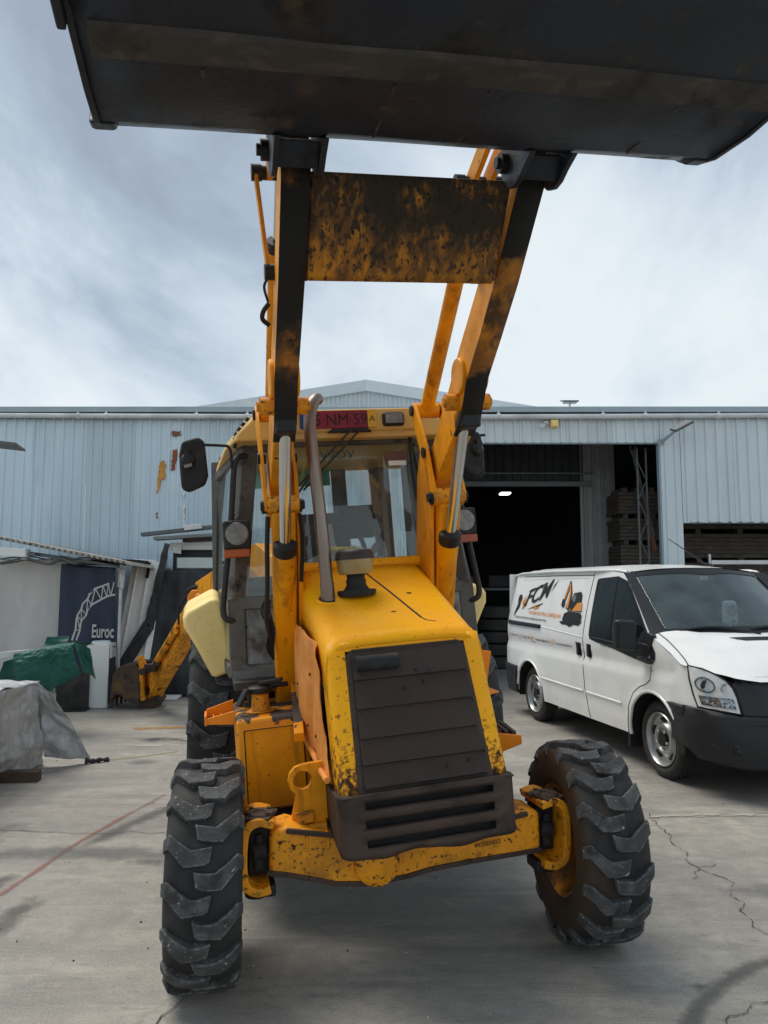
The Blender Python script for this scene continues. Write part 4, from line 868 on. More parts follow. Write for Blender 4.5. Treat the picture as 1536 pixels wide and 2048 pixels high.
# ---- hood
HZ = lambda y: lerp(1.495, 1.795, (y+.05)/.81)
def hood_section(y, hw=.365, drop=.24, rad=.07):
    zt = HZ(y); pts = [(-hw, zt-drop)]
    for k in range(7):
        a = R(180-90*k/6); pts.append((-hw+rad+rad*math.cos(a), zt-rad+rad*math.sin(a)))
    for k in range(1, 8):
        x = lerp(-hw+rad, hw-rad, k/8); pts.append((x, zt+.012*(1-(x/hw)**2)))
    pts += [(-x, z) for x, z in reversed(pts[:8])]
    return pts
b = MB(); ys = [-.06+.82*k/10 for k in range(11)]
# nose roll: extra sections bending down into the front face
secs = []
for k in range(6):
    a = R(90*k/5*.78); secs.append((-.06-.085*math.sin(a), -.085*(1-math.cos(a))))
rows = []
for dy, dz in reversed(secs): rows.append([(x, dy, z+dz) for x, z in hood_section(-.06)])
for y in ys[1:]: rows.append([(x, y, z) for x, z in hood_section(y)])
n = len(rows[0])
b.add([p for r in rows for p in r], [(j*n+i, j*n+i+1, (j+1)*n+i+1, (j+1)*n+i) for j in range(len(rows)-1) for i in range(n-1)])
hood = P3(b, 'hood', 'yellow_hood', smooth=50, solid=.006)
b = MB(); sy = [(-.018, .745), (.060, .385), (.132, .03), (.150, -.005), (.19, -.02)]
for (x0, y0), (x1, y1) in zip(sy[:-1], sy[1:]): b.bar((x0, y0, HZ(y0)+.012*(1-(x0/.365)**2)+.0015), (x1, y1, HZ(y1)+.012*(1-(x1/.365)**2)+.0015), .013, .004)
SUB(b, 'hood_seam', 'black', hood)
for x, y in ((.16, .33), (.02, .12)):
    b = MB(); b.cyl((x, y, HZ(y)+.008), (x, y, HZ(y)+.015), .014, 12); SUB(b, 'bolt_hole', 'black', hood)
b = MB(); b.tube([(-.365, .80, 1.815), (.365, .80, 1.815)], .036, 14); b.box((0, .82, 1.79), (.73, .06, .06)); P3(b, 'cowl_bar', 'yellow_hood', bevel=.006)
for s in (-1, 1):
    b = MB(); b.lathe([(-.02, 0), (-.02, .055), (.02, .06), (.02, 0)], (s*.385, .80, 1.80), 0, 20); P3(b, 'hinge', 'yellow', bevel=.006)
# nose: sloping frame round the grille
def nose(x, t, off=0):   # t 0 at top .. 1 at bottom ; front face plane
    y = lerp(-.135, -.350, t); z = lerp(1.445, .840, t); return Vector((x, y-off*.94, z+off*.33-.0))
b = MB(); hwT, hwB = .362, .368
gwT, gwB = .280, .298
def ns_(x, t, d=0): 
    p = nose(x, t); return Vector((p.x, p.y+d*.94, p.z-d*.33))
# left and right posts with returning flanks
for s in (-1, 1):
    rows = []
    for k in range(13):
        t = -.03+1.03*k/12; hw = lerp(hwT, hwB, t); gw = lerp(gwT, gwB, t)
        rr = []
        rr.append(ns_(s*gw, t, .012)); rr.append(ns_(s*gw, t, 0)); rr.append(ns_(s*(hw-.03), t, 0))
        rr.append(ns_(s*(hw-.012), t, .006)); rr.append(ns_(s*(hw-.003), t, .02)); rr.append(ns_(s*hw, t, .04)); rr.append(ns_(s*(hw+.002), t, .17))
        rows.append(rr)
    n = 7; b.add([p for r in rows for p in r], [(j*n+i, j*n+i+1, (j+1)*n+i+1, (j+1)*n+i) for j in range(12) for i in range(n-1)])
# header above the grille
rows = []
for k in range(9):
    x = lerp(-.30, .30, k/8); rows.append([ns_(x, -.03, 0), ns_(x, .005, 0), ns_(x, .03, 0), ns_(x, .03, .012)])
b.add([p for r in rows for p in r], [(j*4+i, j*4+i+1, (j+1)*4+i+1, (j+1)*4+i) for j in range(8) for i in range(3)])
P3(b, 'nose_frame', 'yellow_nose', smooth=50, solid=.004)
# grille: surround and five overlapping mesh panels
gp = [(x, t) for x, t in ((-gwT+.002, .06), (-gwT+.03, .025), (gwT-.03, .025), (gwT-.002, .06), (gwB-.002, .99), (-gwB+.002, .99))]
b = MB(); b.add([ns_(x, t, -.004) for x, t in gp]+[ns_(x, t, .03) for x, t in gp], [(0, 1, 2, 3, 4, 5), (11, 10, 9, 8, 7, 6)]+[(i, (i+1) % 6, 6+(i+1) % 6, 6+i) for i in range(6)])
gr = P3(b, 'grille', 'rustbrown', smooth=0)
cuts = [.055, .245, .44, .635, .80, .945]
for k in range(5):
    t0, t1 = cuts[k], cuts[k+1]
    rows = []
    for t, d in ((t0, -.008), (t0+.03, -.012), (t1-.04, -.014), (t1-.014, -.018), (t1-.003, -.018), (t1, -.006)):
        w = lerp(gwT, gwB, t)-.028; rows.append([ns_(lerp(-w, w, i/6), t, d+.002*noise.noise(Vector((i*.9, t*9, 4)))*2) for i in range(7)])
    b = MB(); b.add([p for r in rows for p in r], [(j*7+i, j*7+i+1, (j+1)*7+i+1, (j+1)*7+i) for j in range(5) for i in range(6)])
    SUB(b, 'grille_panel', 'grillemesh', gr, smooth=25)
for t in (.06, .935):
    for i in range(44):
        w = lerp(gwT, gwB, t)-.035; x = lerp(-w, w, i/43); b = MB() if i == 0 else b
        p = ns_(x, t, -.021 if t < .5 else -.0215); b.box(p+Vector((0, 0, .012 if t < .5 else -.014)), (.0035, .003, .016))
    SUB(b, 'mesh_teeth', 'black', gr, smooth=0)['kind'] = 'stuff'
b = MB(); P = [ns_(lerp(-.24, -.05, k/5)+0, .135, -.027) for k in range(6)]
b.tube(P, .034, 12); bdg = SUB(b, 'badge', 'blackmatt', gr)
for s, t in ((-1, .25), (1, .25), (-1, .55), (-1, .78), (1, .80), (1, .45)):
    b = MB(); p = ns_(s*(lerp(gwT, gwB, t)-.014), t, 0); b.cyl(p, p+Vector((0, -.014, .005)), .009, 8); SUB(b, 'grille_bolt', 'rustbrown', gr)
for x, t in ((.09, .235), (.03, .21), (.06, .30), (-.03, .33), (.20, .85), (.1, .87)):
    b = MB(); p = ns_(x, t, -.019); b.cyl(p+Vector((0, .004, 0)), p+Vector((0, -.006, .002)), .008, 8); SUB(b, 'mesh_hole', 'black', gr)
# bumper with three slots, curved corners
def bump(u, z, d=0):
    """u -1..1 across the front and round both corners"""
    hw = .385; f = .80
    a = abs(u); s = 1 if u > 0 else -1
    y = -.385+.02*(z-.86)*-1
    if a < f: x = a/f*(hw-.06); yy = y
    else:
        t = (a-f)/(1-f)
        if t < .45: th = R(90*t/.45); x = hw-.06+.06*math.sin(th); yy = y+.06-.06*math.cos(th)
        else: x = hw; yy = y+.06+(t-.45)/.55*.34
    zz = z
    p = Vector((s*x, yy, zz)); nn = Vector((0, 1, 0)) if a < f else Vector((-s, .3, 0)).normalized()
    return p+nn*d
us = [-1+2*k/64 for k in range(65)]
zs = [.575, .600, .625, .645, .668, .690, .712, .735, .757, .780, .802, .825, .850, .865]
slots = [(.622, .656), (.714, .746), (.800, .830)]
def zdef(u, z):   # battered lower lip, flanks cut higher
    k = max(0, (abs(u)-.84)/.16)
    z0 = z; z = .865-(.865-z)*.87
    if z0 < .62: z = z+.018*noise.noise(Vector((u*3.2, z*6, 2)))+.05*k*k
    if abs(u) > .86: z += (abs(u)-.86)/.14*(-.04)*(z0-.575)/.29
    return z
b = MB(); idx = {}
def addv(u, z, d):
    key = (round(u, 4), round(z, 4), d)
    if key not in idx: idx[key] = len(b.v); b.v.append(bump(u, zdef(u, z), d))
    return idx[key]
def inslot(u, z): return abs(u) < .70 and any(a < z < c for a, c in slots)
zz_ = sorted(set([.575, .600, .845, .855, .865]+[v for a, c in slots for v in (a, c, (a+c)/2)]+[.668, .687, .706, .758, .774, .790]))
bul = {.668: -.010, .687: -.014, .706: -.010, .758: -.010, .774: -.013, .790: -.010, .600: -.006, .845: -.004}
for i in range(64):
    for j in range(len(zz_)-1):
        um, zm = (us[i]+us[i+1])/2, (zz_[j]+zz_[j+1])/2
        if inslot(um, zm): continue
        b.f.append(tuple(addv(u_, z_, bul.get(z_, 0)*max(0, min(1, (.80-abs(u_))/.08))) for u_, z_ in ((us[i], zz_[j]), (us[i+1], zz_[j]), (us[i+1], zz_[j+1]), (us[i], zz_[j+1]))))
bm_ = P3(b, 'bumper', 'rustbrown', smooth=40, solid=.022)
bm_.modifiers['solidify'].offset = -1
for a, c in slots[:2]+[slots[2]]:
    pass
b = MB(); b.box((0, -.31, .74), (.66, .05, .22)); SUB(b, 'bumper_backing', 'black', bm_)
b = MB(); b.add([ns_(-.365, 1.0, -.0), ns_(.365, 1.0, -.0), Vector((.375, -.383, .862)), Vector((-.375, -.383, .862)), Vector((.375, -.1, .85)), Vector((-.375, -.1, .85))], [(0, 1, 2, 3)]); SUB(b, 'bumper_top', 'rustbrown', bm_, solid=.006)

# ---- loose dented side panel
def side(y, z):
    bul = .05*math.exp(-((y-.45)/.3)**2)*math.exp(-((z-1.2)/.25)**2)+.02*noise.noise(Vector((y*3.2, z*3, 6)))+.012*noise.noise(Vector((y*9, z*8, 2)))
    crease = -.035*math.exp(-((y-.18+(z-1.2)*.3)/.05)**2)
    return Vector((-.385-bul-crease*.6, y, z))
b = MB(); patch(b, [(.70, 1.52), (.30, 1.50), (.03, 1.44), (-.03, 1.34), (.0, 1.20), (-.07, 1.05), (-.13, .93), (-.17, .885), (.10, .90), (.40, .92), (.62, 1.0), (.74, 1.10), (.70, 1.30)], side, .035)
sp = P3(b, 'side_panel', 'salmon', smooth=60, solid=.005)
b = MB(); b.tube([side(y, z)+Vector((-.012+.012*noise.noise(Vector((y*9, 1, 1))), 0, 0)) for y, z in ((-.16, .885), (0, .893), (.15, .903), (.30, .912), (.42, .925), (.55, .97), (.64, 1.02), (.73, 1.10))], .014, 8); SUB(b, 'folded_edge', 'salmon', sp)
b = MB(); b.tube([side(y, z)+Vector((-.004, 0, 0)) for y, z in ((.66, 1.10), (.63, 1.25), (.60, 1.40), (.60, 1.5))], .010, 6); SUB(b, 'pressed_rib', 'salmon', sp)
for y, z in ((.55, 1.12), (.50, 1.22), (.12, 1.02), (.30, 1.04), (.20, 1.30)):
    b = MB(); p = side(y, z); b.cyl(p+Vector((-.001, 0, 0)), p+Vector((-.008, 0, 0)), .007, 8); SUB(b, 'rivet_hole', 'black', sp)
b = MB(); b.hexa([(.362, -.1, .9), (.372, -.1, .9), (.372, .75, 1.05), (.362, .75, 1.05), (.362, -.03, 1.42), (.372, -.03, 1.42), (.372, .75, 1.55), (.362, .75, 1.55)]); P3(b, 'side_panel', 'salmon', bevel=.003)
b = MB(); b.bar((-.40, .95, 1.20), (-.46, .30, .985), .05, .05); P3(b, 'side_rail', 'yellow_tank', bevel=.006)

# ---- exhaust and air pre-cleaner
P = smooth_path([(-.262, .35, 1.60), (-.267, .35, 1.9), (-.28, .35, 2.2), (-.294, .35, 2.45), (-.297, .352, 2.56), (-.285, .36, 2.64), (-.262, .385, 2.69), (-.235, .43, 2.715)], 4)
b = MB(); b.tube(P, .031, 20, caps=False); ex = P3(b, 'exhaust_pipe', 'exhaust', smooth=60, solid=.004)
b = MB(); b.tube([(-.262, .35, 1.6), (-.2635, .35, 1.735)], .036, 20); SUB(b, 'exhaust_sleeve', 'exhaust', ex)
zb = HZ(.35)
b = MB(); b.tube([Vector((-.258+.062*math.cos(t), .345+.058*math.sin(t), HZ(.345+.058*math.sin(t))+.004)) for t in [2*math.pi*k/28 for k in range(28)]], .010, 8, closed=True); P3(b, 'exhaust_collar', 'yellow_hood')
b = MB(); b.add([Vector((-.258+.060*math.cos(t), .345+.056*math.sin(t), HZ(.345+.056*math.sin(t))+.008)) for t in [2*math.pi*k/28 for k in range(28)]], [tuple(range(28))]); P3(b, 'exhaust_hole', 'black', smooth=0, solid=.003)
cx, cy = -.108, .365; z0 = HZ(.365)+.006
b = MB(); b.lathe([(z0, 0), (z0, .095), (z0+.02, .102), (z0+.03, .098), (z0+.028, .07), (z0+.05, .055), (z0+.06, .050), (z0+.075, .054), (z0+.09, .046), (z0+.115, .05), (z0+.12, .046), (z0+.12, 0)], (cx, cy, 0), 2, 32); pc = P3(b, 'air_precleaner', 'blackmatt', smooth=50)
b = MB(); b.lathe([(z0+.112, 0), (z0+.112, .082), (z0+.122, .090), (z0+.19, .098), (z0+.19, 0)], (cx, cy, 0), 2, 32); SUB(b, 'dust_bowl', 'bowl', pc, smooth=50)
b = MB(); b.lathe([(z0+.188, 0), (z0+.188, .102), (z0+.198, .104), (z0+.203, .100), (z0+.222, .098), (z0+.238, .085), (z0+.243, .0)], (cx, cy, 0), 2, 32); SUB(b, 'cap', 'bowlcap', pc, smooth=50)

# ---- lift arms
arm_in = [(-.93, 3.262), (-.573, 2.965), (-.34, 2.80), (-.14, 2.665), (-.06, 2.57), (.0, 2.50), (.12, 2.44), (.45, 2.27), (.80, 2.06)]
arm_bk = [(.86, 2.16), (.50, 2.46), (.19, 2.66), (-.06, 2.84), (-.19, 2.92), (-.387, 3.045), (-.70, 3.28), (-.85, 3.39), (-.95, 3.36)]
for s in (-1, 1):
    b = MB(); b.prism(arm_in+arm_bk, 0, s*.46-.050, s*.46+.050); arm = P3(b, 'loader_arm', 'yellow_arm', bevel=.008)
    # greasy underside plate
    rows = []
    for y, z in arm_in[:7]: rows.append([(s*.46-.053, y, z-.006), (s*.46+.053, y, z-.006)])
    b = MB(); b.add([p for r in rows for p in r], [(2*j, 2*j+1, 2*j+3, 2*j+2) for j in range(len(rows)-1)]); SUB(b, 'underside_plate', 'grease_arm' if s < 0 else 'grease_brown', arm, smooth=20, solid=.012)
    b = MB(); b.cyl((s*.46-.115, .03, 2.585), (s*.46+.115, .03, 2.585), .042, 18); b.cyl((s*.46-.128, .03, 2.585), (s*.46+.128, .03, 2.585), .024, 14); SUB(b, 'knee_pin', 'yellow_worn', arm)
    b = MB(); b.lathe([(-.068, .0), (-.068, .085), (-.062, .09), (.062, .09), (.068, .085), (.068, 0)], (s*.46, -.04, 2.70), 0, 24); SUB(b, 'knee_boss', 'yellow_arm', arm)
    b = MB(); b.cyl((s*.46-.10, -.88, 3.315), (s*.46+.10, -.88, 3.315), .03, 16); SUB(b, 'hinge_pin', 'black', arm)
    b = MB(); b.box((s*.46, .045, 2.50), (.10, .13, .10)); SUB(b, 'ram_clevis', 'black', arm, bevel=.012)
    # lift ram
    a_, c_ = Vector((s*.455, .055, 2.53)), Vector((s*.455, .47, 1.925)); d_ = (c_-a_); e_ = a_+d_*2.26
    b = MB(); b.tube([c_-d_*.02, e_], .055, 24); ram = P3(b, 'lift_ram', 'yellow', smooth=50)
    b = MB(); b.tube([a_, c_+d_*.05], .031, 24); b_ = SUB(b, 'ram_rod', 'chrome', ram)
    b = MB(); b.tube([c_-d_*.06, c_-d_*.045, c_+d_*.03, c_+d_*.045], [.046, .062, .062, .056], 24); SUB(b, 'gland', 'black', ram)
    b = MB(); b.tube([e_-d_*.02, e_+d_*.05], .045, 16); b.cyl(e_+Vector((-.08, 0, 0)), e_+Vector((.08, 0, 0)), .04, 14); SUB(b, 'ram_foot', 'yellow_worn', ram)
    # column behind the ram with its eye
    t0, t1 = Vector((s*.455, .45, 2.13)), Vector((s*.455, .98, 1.02))
    b = MB(); b.bar(t0, t1, .12, .12, (0, -1, 0)); cl = P3(b, 'loader_tower', 'yellow', bevel=.012)
    b = MB(); b.cyl((s*.455-.085, .45, 2.155), (s*.455+.085, .45, 2.155), .05, 20); SUB(b, 'tower_eye', 'yellow_worn', cl)
    b = MB(); b.cyl((s*.455-.115, .45, 2.155), (s*.455+.115, .45, 2.155), .026, 14); SUB(b, 'tower_pin', 'black', cl)
    b = MB(); b.prism([(.58, 2.44), (.51, 2.33), (.48, 2.10), (.60, 1.62), (.80, 1.40), (.95, 1.40), (.82, 1.9), (.69, 2.3)], 0, s*.37-.012, s*.37+.012); SUB(b, 'side_plate', 'yellow', cl, bevel=.003)
    # levelling link plates
    for q in (-1, 1):
        x = s*.46+q*.083
        b = MB(); b.prism([(.76, 2.72), (.70, 2.745), (.66, 2.72), (.50, 2.45), (.405, 2.17), (.42, 2.125), (.47, 2.12), (.50, 2.17), (.58, 2.36)], 0, x-.009, x+.009); lk = P3(b, 'link_plate', 'yellow', bevel=.003)
        b = MB(); pass
        for yy, zz, rr in ((.71, 2.70, .032), (.53, 2.42, .03), (.45, 2.15, .036)):
            b = MB(); b.cyl((x-.022, yy, zz), (x+.022, yy, zz), rr, 12); SUB(b, 'pin_head', 'black', lk)
    # tilt ram
    p0, p1, p2 = Vector((s*.455, .71, 2.70)), Vector((s*.455, -.10, 3.31)), Vector((s*.455, -.37, 3.515))
    b = MB(); b.tube([p0, p1], .042, 20); b.cyl(p0+Vector((-.07, 0, 0)), p0+Vector((.07, 0, 0)), .045, 16); tr_ = P3(b, 'tilt_ram', 'yellow', smooth=50)
    b = MB(); b.tube([p1, p2], .024, 16); SUB(b, 'ram_rod', 'chrome', tr_)
    b = MB(); b.tube([p1-(p1-p0)*.02, p1+(p1-p0)*.03], .05, 18); SUB(b, 'gland', 'black', tr_)
    b = MB(); b.tube([p0+(p1-p0)*.1+Vector((0, -.02, .055)), p0+(p1-p0)*.92+Vector((0, -.02, .055))], .011, 8); SUB(b, 'feed_pipe', 'yellow', tr_)
    # bell-crank plates and bucket link
    for q in (-1, 1):
        x = s*.46+q*.095
        b = MB(); b.bar((s*.46+q*.072, -.40, 3.04), (s*.46+q*.10, -.37, 3.53), .016, .05, (0, 1, 0)); bc = P3(b, 'bell_crank', 'yellow_arm', bevel=.003)
        b = MB(); b.cyl((x-.022, -.37, 3.515), (x+.022, -.37, 3.515), .036, 12); SUB(b, 'pin_head', 'black', bc)
        b = MB(); b.cyl((s*.46+q*.05, -.40, 3.06), (s*.46+q*.09, -.40, 3.06), .034, 12); SUB(b, 'pin_head', 'black', bc)
    b = MB(); b.cyl((s*.46-.09, -.37, 3.515), (s*.46+.09, -.37, 3.515), .03, 14); P3(b, 'crank_pin', 'black')
    for q in (-1, 1):
        b = MB(); b.bar((s*.46+q*.04, -.37, 3.515), (s*.46+q*.04, -.86, 3.66), .025, .09, (0, 0, 1)); P3(b, 'bucket_link', 'yellow_arm', bevel=.004)
    b = MB(); P = smooth_path([(s*.46-.10, .62, 2.80), (s*.46-.13, .2, 3.16), (s*.46-.12, .02, 3.22)], 5); 
b = MB(); b.tube(smooth_path([(-.525, -.25, 2.98), (-.55, -.24, 2.95), (-.555, -.22, 2.92), (-.525, -.20, 2.90)], 4), .011, 8); b.tube(smooth_path([(-.525, -.36, 3.06), (-.548, -.32, 3.03), (-.53, -.27, 2.98)], 4), .006, 6); P3(b, 'hose_loop', 'black')
# cross tube between the arms
b = MB(); b.prism([(-.565, 2.955), (-.60, 2.96), (-.83, 3.23), (-.845, 3.262), (-.82, 3.275), (-.70, 3.20), (-.50, 3.02)], 0, -.398, .398); xt = P3(b, 'cross_member', 'grease_tube', bevel=.008)

# ---- bucket
prof = [(-1.83, 3.300), (-1.74, 3.262), (-1.55, 3.225), (-1.30, 3.222), (-1.12, 3.245), (-1.03, 3.285), (-.985, 3.335), (-.965, 3.42), (-.93, 3.62), (-.93, 3.86), (-.97, 4.03), (-1.02, 4.10)]
rows = []
b = MB(); HWB = 1.10; nb = 14
def bk(x, k): y, z = prof[k]; return Vector((x, y+.006*noise.noise(Vector((x*2, y*3, 1))), z+.006*noise.noise(Vector((x*2.3, y*3, 5)))))
for k in range(len(prof)): rows.append([bk(lerp(-HWB, HWB, i/nb), k) for i in range(nb+1)])
n = nb+1; b.add([p for r in rows for p in r], [(j*n+i, j*n+i+1, (j+1)*n+i+1, (j+1)*n+i) for j in range(len(rows)-1) for i in range(nb)])
bkt = P3(b, 'bucket', 'bucket', smooth=35, solid=.016)
for s in (-1, 1):
    b = MB(); sp_ = [(-1.84, 3.29), (-1.55, 3.214), (-1.30, 3.208), (-1.12, 3.228), (-1.02, 3.265), (-.965, 3.33), (-.945, 3.42), (-.91, 3.62), (-.91, 3.86), (-1.0, 4.12), (-1.25, 3.98), (-1.62, 3.62)]
    b.prism(sp_, 0, s*1.106-.010, s*1.106+.010); SUB(b, 'bucket_side', 'bucket', bkt, bevel=.004)
    b = MB(); b.prism([(-1.95, 3.345), (-1.63, 3.205), (-1.55, 3.195), (-1.52, 3.26), (-1.60, 3.55), (-1.75, 3.60)], 0, s*1.128-.012, s*1.128+.012); SUB(b, 'side_cutter', 'bucket', bkt, bevel=.006)
    b = MB(); b.prism([(-1.10, 3.238), (-1.03, 3.258), (-.98, 3.30), (-.965, 3.36), (-1.02, 3.36)], 0, s*1.085-.05, s*1.085+.034); SUB(b, 'heel_shoe', 'bucket', bkt, bevel=.015)
    for q in (-1, 1):
        x = s*.46+q*.082
        b = MB(); b.prism([(-1.10, 3.235), (-1.02, 3.215), (-.97, 3.196), (-.92, 3.194), (-.87, 3.215), (-.83, 3.26), (-.815, 3.32), (-.84, 3.40), (-.88, 3.75), (-.96, 3.75), (-1.0, 3.30)], 0, x-.011, x+.011); br = SUB(b, 'hinge_bracket', 'bucket', bkt, bevel=.004)
    b = MB(); b.prism([(-1.02, 3.268), (-.955, 3.205), (-.945, 3.215), (-1.0, 3.29)], 0, s*.46-.072, s*.46+.072); SUB(b, 'bracket_plate', 'bucket', bkt, bevel=.004)
    b = MB(); b.cyl((s*.46-.120, -.875, 3.315), (s*.46+.095, -.875, 3.315), .038, 16); b.cyl((s*.46-.135, -.875, 3.315), (s*.46+.095, -.875, 3.315), .022, 12); SUB(b, 'bracket_pin', 'black', bkt)
b = MB(); b.prism([(-1.555, 3.206), (-1.45, 3.202), (-1.435, 3.226), (-1.57, 3.230)], 0, -1.07, 1.07); SUB(b, 'wear_strip', 'bucketstrip', bkt, bevel=.004)
b = MB(); b.prism([(-1.98, 3.385), (-1.76, 3.262), (-1.74, 3.284), (-1.96, 3.40)], 0, -1.13, 1.13); SUB(b, 'cutting_edge', 'bucketedge', bkt, bevel=.003)

for x in (-.78, -.22, .08, .74):
    b = MB(); b.hexa([(x-.004, -1.42, 3.212), (x+.004, -1.42, 3.212), (x+.004, -1.12, 3.232), (x-.004, -1.12, 3.232), (x-.004, -1.42, 3.224), (x+.004, -1.42, 3.224), (x+.004, -1.12, 3.25), (x-.004, -1.12, 3.25)]); SUB(b, 'weld_seam', 'bucketstrip', bkt)

# ---- cab
CZ0, CZ1 = 1.22, 2.60
cb = MB()
for s in (-1, 1):
    cb.bar((s*.715, 1.04, CZ0), (s*.705, 1.04, 1.68), .11, .10); cb.bar((s*.705, 1.04, 1.66), (s*.585, 1.10, 2.60), .11, .10)
    cb.bar((s*.80, 2.25, CZ0), (s*.74, 2.2, 2.68), .09, .09); cb.bar((s*.74, 1.12, CZ0+.02), (s*.80, 2.25, CZ0+.02), .06, .08)
    cb.bar((s*.60, 1.10, 2.565), (s*.74, 2.2, 2.565), .08, .07)
    cb.bar((s*.46, .90, 1.645), (s*.70, 1.02, 1.645), .05, .075); cb.bar((s*.46, .90, 1.25), (s*.70, 1.02, 1.25), .06, .08); cb.bar((s*.46, .90, 1.22), (s*.46, .90, 1.66), .05, .05)
    cb.bar((s*.44, 1.02, 2.575), (s*.60, 1.10, 2.575), .05, .06)
cb.bar((-.45, 1.0, 2.59), (.45, 1.0, 2.59), .06, .06); cb.bar((-.76, 2.25, 1.75), (.76, 2.25, 1.75), .07, .10); cb.bar((-.74, 2.22, 2.66), (.74, 2.22, 2.66), .07, .12)
cb.bar((.17, 2.24, 1.75), (.16, 2.22, 2.64), .11, .06); cb.bar((.50, 2.24, 1.75), (.47, 2.22, 2.64), .14, .06)
cabf = P3(cb, 'cab_frame', 'cabgrey', bevel=.012)
b = MB(); b.box((0, 2.28, 1.48), (1.6, .05, .5)); b.box((0, 1.6, 1.22), (1.5, 1.3, .08)); b.box((0, 1.10, 2.605), (1.0, .36, .02)); b.box((0, 1.62, 2.66), (1.15, 1.1, .04), Matrix.Rotation(R(4), 3, 'X')); P3(b, 'cab_lining', 'interior')
b = MB(); b.box((.50, 2.10, 2.1), (.03, .2, .9)); b.box((.62, 1.75, 2.05), (.02, .5, 1.0)); SUB(b, 'inner_panel', 'interior', cabf)
def gquad(mb, q, d=.006):
    q = [Vector(p) for p in q]; nn = (q[1]-q[0]).cross(q[3]-q[0]).normalized()*d; mb.hexa([*q, *[p+nn for p in q]])
b = MB(); b.grid(lambda u, v: Vector((lerp(-1, 1, u)*lerp(.455, .43, v), lerp(.86, 1.00, v)+.05*abs(lerp(-1, 1, u))**3, lerp(1.60, 2.575, v))), 14, 8); ws = P3(b, 'windscreen', 'windscreen', smooth=60, solid=.005)
# stickers on the inside of the glass
b = MB(); q = [(.26, .975, 2.44), (.375, .985, 2.44), (.372, .992, 2.51), (.257, .982, 2.51)]; gquad(b, [Vector(p)+Vector((0, -.012, 0)) for p in q], .001); SUB(b, 'sticker', 'sticker_brown', ws)
b = MB(); q = [(.262, .972, 2.418), (.377, .982, 2.418), (.376, .984, 2.447), (.261, .974, 2.447)]; gquad(b, [Vector(p)+Vector((0, -.013, 0)) for p in q], .001); SUB(b, 'sticker_edge', 'sticker_white', ws)
me = text_mesh('mirrored_lettering', 'VOLVO', .075, 'sticker_green', sx=-1.15); link('mirrored_lettering', me, ws, frame((.055, .965, 2.475), (1, .02, 0), (0, .13, 1)))
b = MB(); b.tube([(.455*1, .9, 1.62), (.463, .915, 1.9), (.448, .985, 2.4), (.43, 1.02, 2.56)], .010, 6); SUB(b, 'seal', 'black', ws)
b = MB(); b.tube([(-.455*1, .9, 1.62), (-.463, .915, 1.9), (-.448, .985, 2.4), (-.43, 1.02, 2.56)], .010, 6); SUB(b, 'seal', 'black', ws)
for s in (-1, 1):
    b = MB(); gquad(b, [(s*.465, .91, 1.68), (s*.655, 1.0, 1.68), (s*.545, 1.085, 2.56), (s*.445, 1.03, 2.56)]); P3(b, 'quarter_window', 'sideglass', smooth=0)
    b = MB(); gquad(b, [(s*.475, .905, 1.28), (s*.665, 1.0, 1.28), (s*.665, 1.0, 1.61), (s*.475, .905, 1.61)]); lw = P3(b, 'lower_window', 'dirtyglass', smooth=0)
    b = MB(); gquad(b, [(s*.755, 1.12, 1.30), (s*.835, 2.18, 1.30), (s*.745, 2.14, 2.55), (s*.645, 1.16, 2.55)]); dg = P3(b, 'door_window', 'sideglass', smooth=0)
    b = MB(); b.tube([(s*.775, 1.5, 1.28), (s*.838, 2.2, 1.28), (s*.75, 2.17, 2.55)], .012, 6); SUB(b, 'door_edge', 'black', dg)
    for z in (1.78, 2.25):
        b = MB(); b.box((s*lerp(.735, .655, (z-1.3)/1.25), 1.13, z), (.035, .06, .11)); SUB(b, 'hinge', 'cabdark', dg, bevel=.006)
b = MB(); gquad(b, [(-.72, 2.27, 1.80), (.72, 2.27, 1.80), (.70, 2.25, 2.62), (-.70, 2.25, 2.62)]); rw = P3(b, 'rear_window', 'sideglass', smooth=0)
b = MB(); b.box((-.30, 2.20, 2.53), (.78, .01, .13)); SUB(b, 'sun_strip', 'green', rw)
# roof
b = MB(); rp = [(-.665, 2.585), (-.655, 2.625), (-.55, 2.735), (-.30, 2.765), (.30, 2.765), (.55, 2.735), (.655, 2.625), (.665, 2.585)]
rows = [[(x*k, y, 2.585+(z-2.585)*h) for x, z in rp] for y, k, h in ((.885, .985, .9), (.90, 1, 1), (1.2, 1.08, 1.12), (2.3, 1.17, 1.25))]
n = 8; b.add([p for r in rows for p in r], [(j*n+i, j*n+i+1, (j+1)*n+i+1, (j+1)*n+i) for j in range(3) for i in range(n-1)]+[tuple(range(7, -1, -1)), tuple(24+i for i in range(8))]+[(j*n+7, j*n, (j+1)*n, (j+1)*n+7) for j in range(3)])
roof = P3(b, 'roof', 'roofcream', smooth=40, bevel=.014)
b = MB(); b.box((.02, .875, 2.69), (.84, .03, .135)); SUB(b, 'light_panel', 'roofcream', roof, bevel=.02)
for x in (-.05, .04): pass
b = MB(); b.prism([(-.12, 2.615), (-.07, 2.66), (.10, 2.66), (.15, 2.615)], 1, .855, .90); SUB(b, 'wiper_housing', 'black', roof, bevel=.006)
for dx in (0, .055):
    b = MB(); b.bar((.035+dx, .85, 2.64), (-.34+dx, .885, 2.28), .010, .012); b.build('wiper_arm', 'black', roof)
b = MB(); b.bar((-.18, .865, 2.44), (-.40, .87, 2.16), .016, .014); b.build('wiper_blade', 'black', roof)
b = MB(); b.tube([(-.57, .98, 2.745), (-.62, .97, 2.69), (-.655, .96, 2.64), (-.665, .97, 2.56)], .012, 8); SUB(b, 'cable', 'black', roof)
